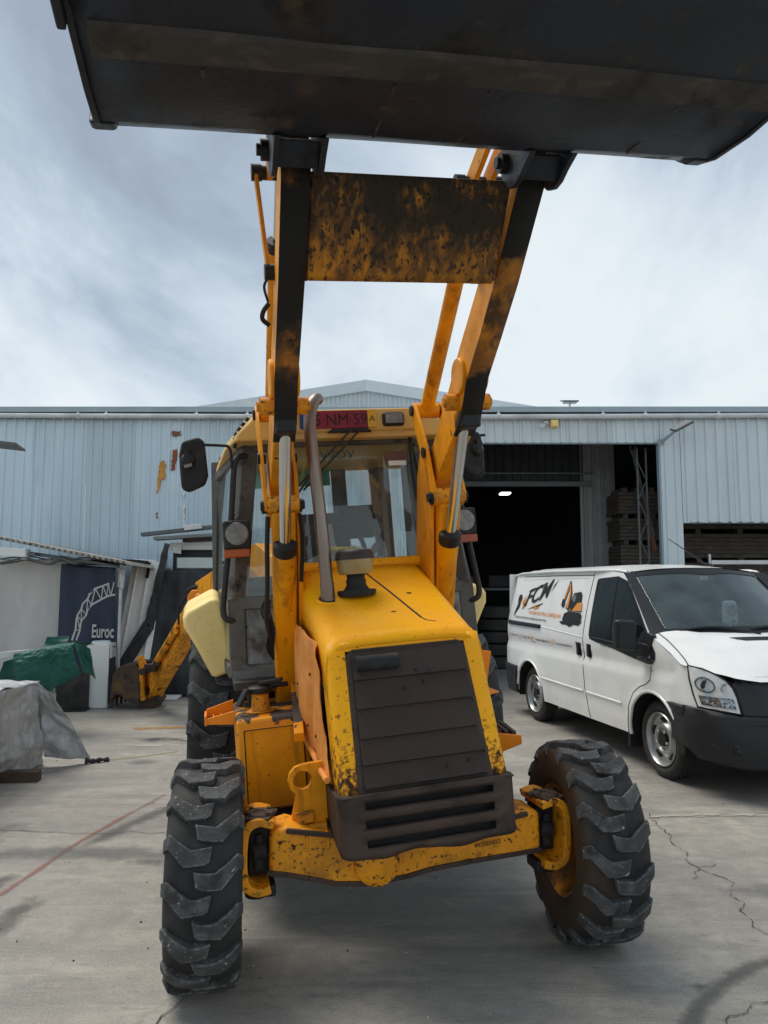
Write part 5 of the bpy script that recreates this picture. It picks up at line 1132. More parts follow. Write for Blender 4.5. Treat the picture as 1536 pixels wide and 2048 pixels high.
for k in range(5):
    b = MB(); p = lerp(Vector((-.575, .97, 2.745)), Vector((-.66, .96, 2.615)), k/4); b.box(p, (.028, .04, .010), Matrix.Rotation(R(35), 3, 'Y')); SUB(b, 'clip', 'cooler', roof)
# licence plate
b = MB(); b.box((-.0525, .855, 2.692), (.462, .008, .108)); pt_ = P3(b, 'licence_plate', 'platered', bevel=.004)
b = MB(); b.box((-.262, .8495, 2.692), (.042, .004, .106)); SUB(b, 'blue_band', 'plateblue', pt_); b = MB(); b.box((.152, .8495, 2.692), (.052, .004, .106)); SUB(b, 'yellow_band', 'plateyellow', pt_)
me = text_mesh('lettering', '5·NM·59', .098, 'plateink', sx=.93); link('lettering', me, pt_, frame((-.200, .8485, 2.657), (1, 0, 0), (0, 0, 1)))
me = text_mesh('lettering', 'A', .055, 'plateink'); link('lettering', me, pt_, frame((.134, .8465, 2.674), (1, 0, 0), (0, 0, 1)))
b = MB(); b.box((.285, .855, 2.685), (.135, .05, .085)); wl = P3(b, 'work_lamp', 'black', bevel=.018)
b = MB(); b.box((.285, .828, 2.685), (.105, .006, .058)); SUB(b, 'lamp_lens', 'lensgrey', wl, bevel=.008)
# interior
st_ = MB(); st_.box((-.12, 1.72, 1.58), (.48, .50, .14)); st_.box((-.12, 1.93, 1.93), (.46, .12, .60), Matrix.Rotation(R(-8), 3, 'X')); seat = P3(st_, 'seat', 'seat', bevel=.05, seg=3)
b = MB(); b.box((.22, 1.95, 2.15), (.26, .10, .24)); b.tube(smooth_path([(.10, 1.9, 1.75), (.10, 1.9, 2.15), (.16, 1.9, 2.24), (.30, 1.9, 2.24), (.36, 1.9, 2.12), (.40, 1.88, 1.7)], 4), .014, 8); SUB(b, 'folded_backrest', 'seat', seat, bevel=.03)
rot = Matrix.Rotation(R(62), 3, 'X')
b = MB(); c0 = Vector((-.08, 1.20, 1.93)); b.tube([c0+rot @ Vector((.20*math.cos(a), .20*math.sin(a), 0)) for a in [2*math.pi*k/28 for k in range(28)]], .016, 8, closed=True); sw = P3(b, 'steering_wheel', 'seat')
b = MB()
for a in (R(90), R(210), R(330)): b.bar(c0, c0+rot @ Vector((.19*math.cos(a), .19*math.sin(a), 0)), .03, .015)
b.cyl(c0, c0+rot @ Vector((0, 0, -.4)), .035, 12); SUB(b, 'steering_column', 'dash', sw)
b = MB(); b.prism([(-.36, 1.60), (-.36, 1.82), (-.20, 1.90), (.10, 1.895), (.40, 1.78), (.42, 1.60)], 1, .98, 1.12); P3(b, 'dashboard', 'dash', bevel=.03)
b = MB(); b.cyl((.11, 1.0, 1.87), (.17, 1.06, 1.935), .022, 12); b.cyl((-.28, 1.0, 1.80), (-.36, 1.05, 1.86), .022, 12); P3(b, 'control_grip', 'glovetan')
# things lying on the dashboard: loose, so things of their own
BW = Matrix.Translation((.133, 3.56, 0)) @ Matrix.Rotation(PSI, 4, 'Z') @ RM
b = MB(); b.grid(lambda u, v: Vector((lerp(-.16, .02, u), lerp(.96, 1.05, v), 1.905+.025*noise.noise(Vector((u*4, v*3, 3)))+.02)), 12, 8); o = b.build('yellow_cloth', 'ragyellow', smooth=80, solid=.012); o.matrix_world = BW; tag(o, 'yellow cloth lying on the dashboard behind the windscreen', 'cloth')
b = MB(); b.box((.035, .99, 1.915), (.09, .05, .03), Matrix.Rotation(R(18), 3, 'Y')); o = b.build('paper_scrap', 'sticker_white'); o.matrix_world = BW; tag(o, 'white paper scrap on the dashboard beside the yellow cloth', 'paper')
# handrails with head lamps, mirrors
for s in (-1, 1):
    b = MB(); b.tube(smooth_path([(s*.60, 1.03, 2.52), (s*.64, .99, 2.51), (s*.675, .97, 2.44), (s*.715, .96, 2.10), (s*.772, .97, 1.72), (s*.785, .97, 1.61), (s*.765, .98, 1.56), (s*.70, 1.01, 1.545)], 5), .018, 10); hr = P3(b, 'handrail', 'cabdark', smooth=60)
    b = MB(); b.box((s*.685, .90, 2.04), (.155, .10, .165)); hl = P3(b, 'head_lamp', 'blackmatt', bevel=.014)
    b = MB(); b.lathe([(-.052, 0), (-.056, .035), (-.054, .062), (-.048, .067), (-.04, .067)], (s*.685, .90, 2.045), 1, 28); SUB(b, 'lamp_lens', 'lensgrey', hl)
    b = MB(); b.box((s*.690, .895, 1.935), (.145, .08, .048)); SUB(b, 'indicator', 'amber' if s < 0 else 'faded_amber', hl, bevel=.006)
    b = MB(); b.tube(smooth_path([(s*.90, .94, 2.585), (s*.74, .95, 2.575), (s*.70, .955, 2.565), (s*.688, .96, 2.52), (s*.69, .96, 2.44)], 4), .009, 8); mm_ = P3(b, 'mirror_arm', 'black')
    b = MB(); mp_ = [(-.98, 2.33), (-.985, 2.52), (-.965, 2.605), (-.87, 2.63), (-.835, 2.60), (-.825, 2.40), (-.845, 2.345), (-.94, 2.305)]
    b.prism([(s*-x*-1 if s > 0 else x, z) for x, z in ([(abs(x), z) for x, z in mp_] if s > 0 else mp_)], 1, .925, .985)
    if s > 0: b.v = [v-Vector((.10, 0, 0)) for v in b.v]
    mir = SUB(b, 'mirror', 'blackmatt', mm_, bevel=.022, seg=3)
    b = MB(); b.lathe([(.90, 0), (.90, .02), (.905, .028), (.918, .042), (.93, .046)], ((s*.935 if s < 0 else .835), 0, 2.49), 1, 20); b.box(((s*.94 if s < 0 else .84), .905, 2.51), (.03, .02, .09)); SUB(b, 'mirror_socket', 'black', mm_)
b = MB(); b.box((-.935, .895, 2.455), (.045, .01, .018), Matrix.Rotation(R(-12), 3, 'Y')); SUB(b, 'socket_tag', 'lensgrey', mm_)
b = MB(); b.lathe([(2.115, 0), (2.115, .02), (2.15, .022), (2.165, .0)], (-.69, 1.0, 0), 2, 12); b.lathe([(2.165, 0), (2.17, .012), (2.19, .0)], (-.69, 1.0, 0), 2, 10); P3(b, 'lamp_stud', 'lensgrey')
# hoses on the flanks
b = MB(); b.tube(smooth_path([(.415, .97, 2.66), (.395, .90, 2.45), (.39, .82, 2.2), (.425, .78, 1.95), (.43, .76, 1.75), (.40, .72, 1.60)], 5), .013, 8); P3(b, 'hydraulic_hose', 'black')
b = MB(); b.tube(smooth_path([(-.535, .46, 2.10), (-.545, .5, 1.95), (-.55, .58, 1.75), (-.56, .66, 1.55), (-.53, .72, 1.42)], 5), .013, 8); b.tube(smooth_path([(-.375, .40, 2.10), (-.36, .48, 1.95), (-.37, .56, 1.75)], 5), .011, 8); P3(b, 'hydraulic_hose', 'black')
b = MB()
for k in range(4): b.tube(smooth_path([(-.56+.01*k, .70, 1.66), (-.585+.015*k, .70, 1.60), (-.55+.01*k, .69, 1.50), (-.565+.012*k, .72, 1.40), (-.53, .74, 1.33)], 4), .006, 6)
P3(b, 'cable_bundle', 'black')
b = MB(); b.box((-.60, .93, 1.19), (.30, .2, .05)); b.box((-.62, .90, 1.14), (.12, .1, .08)); P3(b, 'cab_sill', 'cabdark', bevel=.01)
# rear fenders
for s in (-1, 1):
    fp_ = [(-1.03, 1.50), (-1.035, 1.565), (-1.01, 1.605), (-.86, 1.672), (-.815, 1.675), (-.80, 1.64), (-.725, 1.24), (-.735, 1.20), (-.85, 1.165), (-.875, 1.18), (-.96, 1.37)]
    b = MB(); rows = [[(s*-x, y, z+dz) for x, z in fp_] for y, dz in ((1.50, 0), (1.56, .01), (1.9, .06), (2.3, .06), (2.7, 0))]
    if True:
        n = len(fp_); b.add([p for r in rows for p in r], [(j*n+i, j*n+(i+1) % n, (j+1)*n+(i+1) % n, (j+1)*n+i) for j in range(4) for i in range(n)]+[tuple(range(n)), tuple(4*n+i for i in range(n))])
    P3(b, 'fender', 'cream', bevel=.03, seg=3, smooth=50)
b = MB(); b.bar((-.74, 1.35, .62), (-1.0, 1.5, .64), .10, .06); P3(b, 'fender_bracket', 'yellow_worn', bevel=.006)

# ---- digging arm behind, swung to the left and resting on the ground
def wloc(P): return [bh_inv @ Vector(p) for p in P]
bpy.context.view_layer.update(); bh_inv = bh.matrix_world.inverted()
def W(mb, name, m, par=None, **k):
    mb.v = [bh_inv @ v for v in mb.v]
    return mb.build(name, m, par or bh, **k)
b = MB(); b.bar((-.35, 6.6, .9), (-.35, 6.6, 1.9), .5, .4, (0, 1, 0)); W(b, 'boom_mount', 'yellow', bevel=.03)
b = MB(); b.bar((-.5, 6.8, 1.45), (-1.3, 7.9, 2.0), .24, .30); b.bar((-1.3, 7.9, 2.0), (-2.25, 9.3, 1.60), .22, .26); boom = W(b, 'boom', 'yellow', bevel=.015)
b = MB(); b.prism([(-2.42, 1.38), (-2.42, 1.56), (-2.37, 1.635), (-2.20, 1.64), (-2.12, 1.60), (-2.10, 1.38)], 1, 9.15, 9.40); hb = W(b, 'boom_head', 'orange', bevel=.02)
b = MB(); b.lathe([(-.02, 0), (-.02, .045), (0, .06), (.04, .06)], (-2.265, 9.135, 1.535), 1, 20); W(b, 'head_pin', 'orange', hb)
b = MB(); b.tube(smooth_path([(-2.46, 9.3, 1.62), (-2.30, 9.2, 1.68), (-2.12, 9.2, 1.66), (-2.05, 9.2, 1.52)], 5), .025, 8); b.tube(smooth_path([(-2.42, 9.25, 1.60), (-2.55, 9.3, 1.42), (-2.58, 9.4, 1.2)], 5), .014, 8); W(b, 'boom_hose', 'black', hb)
b = MB(); b.bar((-2.0, 9.1, 1.62), (-1.78, 8.8, 1.86), .03, .16); W(b, 'boom_plate', 'yellow', hb, bevel=.004)
b = MB(); b.bar((-2.45, 9.45, 1.22), (-3.28, 10.6, .20), .20, .30); b.bar((-2.45, 9.45, 1.22), (-2.3, 9.3, 1.45), .2, .26); dp = W(b, 'dipper', 'yellow_worn', bevel=.012)
b = MB(); b.bar((-2.60, 9.45, 1.20), (-3.05, 10.1, .66), .05, .06); b.tube([(-2.63, 9.42, 1.12), (-3.12, 10.15, .58)], .045, 12); W(b, 'dipper_ram', 'yellow_worn', dp)
b = MB(); b.box((-2.62, 9.55, 1.0), (.06, .06, .2), Matrix.Rotation(R(25), 3, 'Y')); W(b, 'pipe_bracket', 'yellow_worn', dp)
b = MB(); b.cyl((-3.02, 9.95, .66), (-3.02, 10.2, .66), .05, 12); b.cyl((-3.2, 9.95, .55), (-3.2, 10.2, .55), .05, 12); b.box((-3.1, 10.0, .60), (.16, .1, .1)); W(b, 'ram_end', 'rustbrown', dp, bevel=.01)
b = MB(); b.bar((-3.35, 10.35, .72), (-3.30, 10.35, .12), .06, .10, (0, 1, 0)); b.bar((-3.36, 10.33, .72), (-3.27, 10.33, .50), .08, .09, (0, 1, 0)); W(b, 'tipping_link', 'yellow_worn', dp, bevel=.012)
bp_ = [(-3.33, .06), (-3.36, .56), (-3.40, .62), (-3.52, .62), (-3.64, .57), (-3.71, .46), (-3.73, .30), (-3.72, .12), (-3.66, .20), (-3.60, .20), (-3.52, .13), (-3.46, .10)]
b = MB(); b.prism(bp_, 1, 10.28, 10.34); b.prism(bp_, 1, 10.86, 10.92)
sh_ = [(-3.34, .62), (-3.40, .62), (-3.52, .62), (-3.64, .57), (-3.71, .46), (-3.73, .30), (-3.72, .12)]
rows = [[(x, y, z) for x, z in sh_] for y in (10.30, 10.60, 10.90)]; n = 7
b.add([p for r in rows for p in r], [(j*n+i, j*n+i+1, (j+1)*n+i+1, (j+1)*n+i) for j in range(2) for i in range(n-1)])
dbk = W(b, 'digging_bucket', 'digbucket', bevel=.012)
for k in range(4):
    b = MB(); y = 10.33+k*.18; b.hexa([(-3.745, y-.03, .20), (-3.70, y-.03, .20), (-3.70, y+.03, .20), (-3.745, y+.03, .20), (-3.73, y-.015, .02), (-3.71, y-.015, .02), (-3.71, y+.015, .02), (-3.73, y+.015, .02)]); W(b, 'bucket_tooth', 'digbucket', dbk)
b = MB(); b.prism([(-3.40, .0), (-3.16, .0), (-3.08, .12), (-3.15, .24), (-3.38, .22)], 1, 10.42, 10.72); W(b, 'bucket_hinge', 'digbucket', bevel=.02)

# ================================================================ white van
vn = tag(empty('delivery_van', (3.33, 6.905, 0), R(11.2)), 'white panel van with black bumper and paint shop lettering parked right of the loader', 'van')
def V(mb, name, m, par=None, **k): return mb.build(name, m, par or vn, **k)
plan = [(0, -.93), (.30, -.922), (.50, -.895), (.66, -.835), (.78, -.745), (.87, -.635), (.92, -.53), (.945, -.42), (.955, -.30)]
def yF(x):
    x = abs(x)
    for (x0, y0), (x1, y1) in zip(plan[:-1], plan[1:]):
        if x <= x1: return lerp(y0, y1, (x-x0)/(x1-x0))
    return plan[-1][1]
def xF(y):
    if y >= -.30: return .955
    for (x0, y0), (x1, y1) in zip(plan[:-1], plan[1:]):
        if y <= y1: return lerp(x0, x1, (y-y0)/(y1-y0)) if y > y0 else x0
    return .955
def sst(a, b, x):
    t = max(0, min(1, (x-a)/(b-a))); return t*t*(3-2*t)
def sx(y, z):
    x = .955-.026*sst(.86, .93, z)+.012*sst(.97, 1.03, z)-.012*sst(.58, .50, z)-.02*sst(.45, .25, z)
    if z > 1.12: x -= .150*((z-1.12)/.72)**1.25
    if y < -.30: x = min(x, xF(y-.45*max(0, z-.66)))
    if y > 3.3: x -= .05*((y-3.3)/.45)**2.2
    # flared arches
    for cy in (0, 2.84):
        d = math.hypot(y-cy, z-.335); x += .016*math.exp(-((d-.43)/.05)**2)*(1 if z > .3 else 0)
    return x
def arc(cy, r, a0, a1, n=14): return [(cy-r*math.cos(R(a)), .335+r*math.sin(R(a))) for a in [a0+(a1-a0)*k/n for k in range(n+1)]]
ra = .415
outline = [(-.47, .705)]+[(y, z) for y, z in arc(0, ra, 62, 184)]+[(1.2, .30), (2.40, .30)]+arc(2.84, ra, -4, 150)+[(3.30, .64), (3.80, .64), (3.79, 1.1), (3.74, 1.5), (3.66, 1.80), (3.62, 1.835), (2.4, 1.848), (1.0, 1.84), (.72, 1.815), (.55, 1.70), (.30, 1.48), (.04, 1.235), (-.1, 1.185), (-.28, 1.105), (-.42, 1.02), (-.50, .97), (-.545, .90), (-.57, .80), (-.56, .70)]
body = None
for s in (-1, 1):
    b = MB(); patch(b, outline, lambda y, z: Vector((s*sx(y, z), y, z)), .05)
    o = V(b, 'body_side', 'vanwhite', smooth=60)
    if s < 0: body = o
def svp(y, z, d=.004, s=-1): return Vector((s*(sx(y, z)+d), y, z))
ZS = lambda y: 1.235+(y-.04)*.36 if y > -.1 else (1.185+(y+.1)*.46 if y > -.28 else 1.102+(y+.28)*.60)
def hoodz(x, y):
    zc = 1.265+(y+.12)*.30 if y > -.4 else (1.181+(y+.4)*.47 if y > -.65 else 1.0635+(y+.65)*.72)
    return lerp(zc, max(ZS(y), .86), min(1, abs(x)/.93)**3)+.010*sst(.50, .62, abs(x))*sst(.8, .7, abs(x))
hp = [(-.93, .04), (-.93, -.2), (-.925, -.40), (-.885, -.465), (-.82, -.55), (-.76, -.63), (-.71, -.695), (-.67, -.755), (-.60, -.80), (-.50, -.825), (-.25, -.848)]
hp = hp+[(0, -.85)]+[(-x, y) for x, y in reversed(hp)]+[(.80, .06), (.5, -.06), (.25, -.11), (0, -.12), (-.25, -.11), (-.5, -.06), (-.80, .06)]
b = MB(); patch(b, hp, lambda x, y: Vector((x, y, hoodz(x, y))), .05); hd = V(b, 'bonnet', 'vanwhite', smooth=60)
for s in (-1, 1):
    b = MB(); b.tube([Vector((s*x, y, hoodz(x, y)+.003)) for x, y in ((.845, .05), (.85, -.10), (.862, -.25), (.872, -.38), (.884, -.45))], .005, 6)
    V(b, 'bonnet_gap', 'black', hd)
b = MB(); vp = [(-.33, -.22), (-.22, -.30), (.22, -.30), (.33, -.22)]; patch(b, vp, lambda x, y: Vector((x, y, hoodz(x, y)+.004)), .04); vt = V(b, 'air_vent', 'vanblack', hd)
for y in (-.24, -.27):
    b = MB(); b.tube([Vector((x, y, hoodz(x, y)+.007)) for x in (-.29, -.1, .1, .29)], .004, 6); V(b, 'vent_bar', 'steelgrey', vt)
# windscreen, roof
def wsf(u, v):
    return Vector((u*lerp(.805, .715, v), lerp(.045-.16*(1-u*u), .76-.11*(1-u*u), v), lerp(1.235+.03*(1-u*u), 1.815+.045*(1-u*u), v)))
b = MB(); b.grid(lambda u, v: wsf(u*2-1, v), 20, 10); wsn = V(b, 'windscreen', 'vanglass', smooth=60, solid=.005)
b = MB(); b.grid(lambda u, v: wsf(lerp(-1, 1, u), lerp(-.02, .09, v)) + Vector((0, -.006, .004)), 20, 2); V(b, 'cowl', 'vanblack', smooth=60)
b = MB(); b.grid(lambda u, v: wsf(lerp(-1, 1, u), lerp(.93-.035*math.exp(-((u-.5)/.12)**2), 1.0, v)) + Vector((0, -.005, .004)), 40, 2); V(b, 'sun_band', 'vanblack', wsn, smooth=60)
def roofw(y): return lerp(.735, .795, sst(.7, 1.3, y))-.03*sst(3.3, 3.7, y)
def roofz(u, y): return lerp(1.82, 1.845, sst(.7, 1.2, y))-.02*sst(3.4, 3.7, y)+lerp(.05, .068, sst(.7, 1.3, y))*(1-abs(u)**3.0)+(.008*math.sin(u*18)**2 if y > 1.2 and abs(u) < .9 else 0)
b = MB(); b.grid(lambda u, v: (lambda uu, yy: Vector((uu*roofw(yy), yy, roofz(uu, yy))))(u*2-1, lerp(.76-.11*(1-(u*2-1)**2), 3.68, v)), 40, 24); V(b, 'roof', 'vanwhite', smooth=60)
for s in (-1, 1):
    b = MB(); b.tube([(s*.745, .74, 1.825), (s*.775, .9, 1.845), (s*.812, 1.3, 1.852), (s*.815, 2.4, 1.856), (s*.80, 3.4, 1.845), (s*.77, 3.68, 1.825)], .016, 8)
    V(b, 'roof_gutter', 'vanwhite', smooth=60)
for s in (-1, 1):
    b = MB(); P = [wsf(s*.95, v)+Vector((0, -.010, .008)) for v in (0, .25, .5, .75, 1.02)]; Q = [Vector((s*(sx(y, z)+.004), y, z)) for y, z in ((.09, 1.235), (.23, 1.38), (.37, 1.53), (.51, 1.665), (.68, 1.80))]
    b.add(P+[lerp(p, q, .5)+Vector((s*.016, -.014, .0)) for p, q in zip(P, Q)]+Q, [(i, i+1, 5+i+1, 5+i) for i in range(4)]+[(5+i, 6+i, 11+i, 10+i) for i in range(4)])
    V(b, 'windscreen_pillar', 'vanplastic', smooth=60)
b = MB(); b.grid(lambda u, v: Vector((lerp(-.88, .88, u), 3.72+.07*(1-v)-.02*(2*u-1)**4*2, lerp(.35, 1.84, v))), 10, 8); V(b, 'rear_doors', 'vanwhite', smooth=60)
b = MB(); b.box((0, 1.6, .42), (1.5, 4.2, .30)); b.prism([(-.88, .62), (.88, .62), (.88, 1.2), (.72, 1.80), (-.72, 1.80), (-.88, 1.2)], 1, 1.43, 1.47); V(b, 'underbody', 'rimdark')
for s in (-1, 1):
    for cy in (0, 2.84):
        b = MB(); b.grid(lambda u, v: Vector((s*lerp(.55, .93, v), cy-.42*math.cos(R(lerp(-10, 190, u))), .335+.42*math.sin(R(lerp(-10, 190, u))))), 20, 1); b.box((s*.54, cy, .5), (.02, .84, .6)); V(b, 'arch_liner', 'rimdark', smooth=60)
    b = MB(); patch(b, [(1.44, .78), (1.44, 1.80), (.74, 1.80), (.10, 1.25), (.10, .78)], lambda y, z: svp(y, z, -.035, s), .12); V(b, 'cab_trim', 'cabdark', smooth=60)
    b = MB(); b.box((s*.86, .46, .31), (.16, .03, .26)); V(b, 'mud_flap', 'vanplastic', bevel=.006)
    # side glazing
    b = MB(); patch(b, [(1.235, 1.745), (1.20, 1.765), (.80, 1.785), (.60, 1.735), (.50, 1.655), (.30, 1.47), (.08, 1.24), (-.045, 1.10), (-.04, 1.03), (.02, .985), (.10, .98), (.45, 1.03), (.75, 1.075), (1.05, 1.105), (1.21, 1.13), (1.24, 1.17)], lambda y, z: svp(y, z, .004, s), .05); wt = V(b, 'window_surround', 'vanblack', smooth=60)
    for nm, pl_ in (('door_glass', [(1.20, 1.73), (.80, 1.755), (.77, 1.15), (1.17, 1.165), (1.20, 1.2)]), ('quarter_glass', [(.73, 1.75), (.60, 1.705), (.50, 1.62), (.17, 1.29), (.30, 1.17), (.72, 1.155)])):
        b = MB(); patch(b, pl_, lambda y, z: svp(y, z, .008, s), .05); V(b, nm, 'vansideglass', wt, smooth=60)
    b = MB(); b.tube([svp(y, z, .008, s) for y, z in ((1.19, 1.72), (1.19, 1.2), (1.15, 1.15), (.8, 1.135), (.4, 1.12))], .006, 6); V(b, 'window_seal', 'black', wt)
    b = MB(); p = svp(.045, 1.045, .006, s); b.cyl(p, p+Vector((s*.006, 0, 0)), .018, 14); V(b, 'side_repeater', 'lensgrey', wt)
    # door gaps and mouldings
    b = MB()
    for P in ([(1.33, 1.83), (1.355, 1.5), (1.37, 1.1), (1.36, .9), (1.32, .6), (1.26, .31)], [(.06, .97), (.03, .85), (.10, .80), (.20, .77), (.32, .70), (.42, .55), (.46, .31)], [(3.52, 1.80), (2.4, 1.805), (1.34, 1.80)]):
        b.tube([svp(y, z, .0005, s) for y, z in dens(P, .08)[:int(sum(math.dist(P[i], P[i+1]) for i in range(len(P)-1))/.08)]+[P[-1]]] if 0 else [svp(y, z, .0005, s) for i in range(len(P)-1) for y, z in [(lerp(P[i][0], P[i+1][0], k/4), lerp(P[i][1], P[i+1][1], k/4)) for k in range(4)]]+[svp(*P[-1], .0005, s)], .0045, 6)
    V(b, 'door_gap', 'black', smooth=0)
    b = MB()
    for P in ([(2.52, .575), (1.37, .57)], [(1.29, .57), (.56, .565)]): 
        b.tube([svp(y, z, -.004, s) for y, z in [(lerp(P[0][0], P[1][0], k/8), lerp(P[0][1], P[1][1], k/8)) for k in range(9)]], .014, 8)
    P = [(2.5, 1.185), (1.4, 1.135)]; b.tube([svp(y, z, -.004, s) for y, z in [(lerp(P[0][0], P[1][0], k/8), lerp(P[0][1], P[1][1], k/8)) for k in range(9)]], .009, 8)
    for P in ([(3.50, 1.76), (1.46, 1.77)], [(3.50, 1.76), (3.56, 1.24)], [(1.46, 1.77), (1.44, 1.16)]):
        b.tube([svp(y, z, -.003, s) for y, z in [(lerp(P[0][0], P[1][0], k/10), lerp(P[0][1], P[1][1], k/10)) for k in range(11)]], .006, 6)
    V(b, 'moulding', 'vanwhite', smooth=60)
    for cy in (0, 2.84):
        b = MB(); b.tube([svp(y, z, -.004, s) for y, z in arc(cy, ra, 20, 184 if cy == 0 else 170, 20)], .016, 8); V(b, 'arch_lip', 'vanwhite', smooth=60)
    b = MB(); patch(b, [(3.62, 1.222), (2.52, 1.212), (2.52, 1.164), (3.625, 1.168)], lambda y, z: svp(y, z, .012, s), .06); V(b, 'slide_rail', 'vanblack', smooth=40, solid=.02)
    for y0, y1 in ((1.42, 1.54), (1.19, 1.285)):
        b = MB(); b.add([svp(y, z, .004, s) for y, z in ((y1, 1.075), (y0, 1.072), (y0, .935), (y1-.02, .93))], [(0, 1, 2, 3)]); rec = V(b, 'handle_recess', 'vanblack', smooth=0, solid=.004)
        b = MB(); b.box((s*(sx(y0, 1.0)+.012), (y0+y1)/2+.005, 1.005), (.018, .05, .13)); V(b, 'handle', 'vanplastic', rec, bevel=.008)
    # mirror
    b = MB(); b.hexa([(s*1.01, .12, 1.10), (s*1.19, .18, 1.11), (s*1.19, .27, 1.11), (s*1.01, .23, 1.10), (s*1.01, .12, 1.37), (s*1.18, .18, 1.38), (s*1.18, .27, 1.38), (s*1.01, .23, 1.37)]); mr_ = V(b, 'mirror', 'vanplastic', bevel=.03, seg=3)
    b = MB(); b.bar((s*1.03, .17, 1.15), (s*.93, .05, 1.13), .05, .06); b.bar((s*.94, .08, 1.10), (s*.925, .02, 1.26), .05, .08); b.box((s*.96, .12, 1.03), (.06, .16, .03)); V(b, 'mirror_arm', 'vanplastic', mr_, bevel=.015)
    b = MB(); b.box((s*1.10, .268, 1.24), (.14, .004, .22), Matrix.Rotation(R(20*s), 3, 'Z')); V(b, 'mirror_glass', 'chrome', mr_)
    # rear corner of the bumper
    b = MB(); patch(b, [(3.27, .64), (3.80, .64), (3.76, .33), (3.70, .30), (3.10, .29)] if 0 else [(3.235, .64), (3.80, .64), (3.77, .40), (3.70, .29), (3.24, .29), (3.255, .335), (3.25, .45)], lambda y, z: svp(y, z, .012, s), .05); V(b, 'rear_bumper', 'vanplastic', smooth=60, solid=.03)
    # wheels
    for cy in (0, 2.84):
        xo = s*.90
        b = MB(); b.lathe([(xo-s*.01, .235), (xo+s*.0, .225), (xo-s*.012, .215), (xo-s*.05, .205), (xo-s*.055, .19), (xo-s*.055, .155), (xo-s*.03, .13), (xo-s*.028, .105), (xo-s*.05, .09), (xo-s*.05, .0)], (0, cy, .335), 0, 40); wv = V(b, 'wheel', 'steelrim', smooth=40)
        b = MB(); b.lathe([(xo-s*.03, .23), (xo-s*.005, .255), (xo, .285), (xo-s*.012, .315), (xo-s*.035, .330), (xo-s*.17, .330), (xo-s*.20, .30), (xo-s*.20, .23)], (0, cy, .335), 0, 56); ty = V(b, 'tyre', 'rubber', wv, smooth=50)
        b = MB()
        for k in range(56):
            a = 2*math.pi*k/56
            for q, (xa, xb) in enumerate(((.03, .075), (.085, .125), (.135, .175))):
                a2 = a+q*.03; rot = Matrix.Rotation(a2, 3, 'X'); b.box(Vector((xo-s*(xa+xb)/2, cy, .335))+rot @ Vector((0, 0, .330)), (xb-xa, .026, .010), rot)
        V(b, 'tread_block', 'rubber', wv, smooth=0)['kind'] = 'stuff'
        for k in range(5):
            a = 2*math.pi*k/5+.3; c = Vector((xo-s*.046, cy+.172*math.cos(a), .335+.172*math.sin(a))); rot = Matrix.Rotation(a, 3, 'X')
            b = MB(); pts = [c+rot @ Vector((0, .019*math.sin(t), .044*math.cos(t))) for t in [2*math.pi*i/14 for i in range(14)]]; b.add(pts+[p-Vector((s*.02, 0, 0)) for p in pts], [tuple(range(14)), tuple(range(27, 13, -1))]+[(i, (i+1) % 14, 14+(i+1) % 14, 14+i) for i in range(14)])
            b.v = [v+Vector((s*.006, 0, 0)) for v in b.v]; V(b, 'rim_slot', 'rimdark', wv, smooth=0)
            a = 2*math.pi*k/5+.9; c = Vector((xo-s*.035, cy+.082*math.cos(a), .335+.082*math.sin(a))); b = MB(); b.cyl(c, c+Vector((s*.02, 0, 0)), .014, 6); V(b, 'wheel_nut', 'chrome', wv, smooth=0)
        b = MB(); b.cyl((xo-s*.055, cy, .335), (xo-s*.02, cy, .335), .062, 20); V(b, 'hub_cap', 'rimdark', wv)
    # head lamp wrapped round the corner
    def fr(x, z, d=0):
        y = yF(x)+(.45*(z-.66) if z > .66 else 0); n_ = Vector((x*.55, -.8, .25)).normalized(); return Vector((s*x, y, z))+Vector((s*n_.x, n_.y, n_.z))*d
    lampo = [(.886, 1.025), (.82, 1.005), (.76, .968), (.71, .925), (.682, .87), (.674, .80), (.680, .675), (.78, .688), (.893, .705), (.897, .80), (.895, .92)]
    b = MB(); patch(b, lampo, lambda x, z: fr(x, z, .012), .035); lo = V(b, 'headlight', 'headlight', smooth=60)
    b = MB(); patch(b, [(.878, 1.005), (.82, .99), (.765, .955), (.72, .915), (.695, .865), (.688, .80), (.693, .69), (.78, .70), (.882, .716), (.886, .80), (.884, .92)], lambda x, z: fr(x, z, .030), .035); V(b, 'headlight_lens', 'lens', lo, smooth=60)
    b = MB(); b.tube([fr(x, z, .014) for x, z in lampo], .007, 6, closed=True); V(b, 'headlight_gap', 'black', lo)
    b = MB(); patch(b, [(.878, .795), (.70, .785), (.70, .71), (.876, .725)], lambda x, z: fr(x, z, .020+.006*noise.noise(Vector((x*60, z*60, 1)))), .018); V(b, 'lower_reflector', 'reflector', lo, smooth=0)
    b = MB(); c = fr(.83, .88, .0); b.lathe([(0, .0), (.005, .03), (.02, .048), (.026, .054), (.02, .058)], (0, 0, 0), 1, 20); b.v = [Vector((v.x, -v.y, v.z))+c for v in b.v]; V(b, 'main_beam', 'reflector', lo, smooth=60)
    b = MB(); b.tube([fr(.832+.046*math.cos(t), .88+.056*math.sin(t), .018) for t in [2*math.pi*k/22 for k in range(22)]], .006, 6, closed=True); V(b, 'beam_ring', 'steelgrey', lo)
    b = MB(); c = fr(.83, .88, .012); b.lathe([(0, 0), (.004, .022), (0, .03)], (0, 0, 0), 1, 16); b.v = [Vector((v.x, -v.y, v.z))+c for v in b.v]; V(b, 'bulb_shade', 'vanblack', lo)
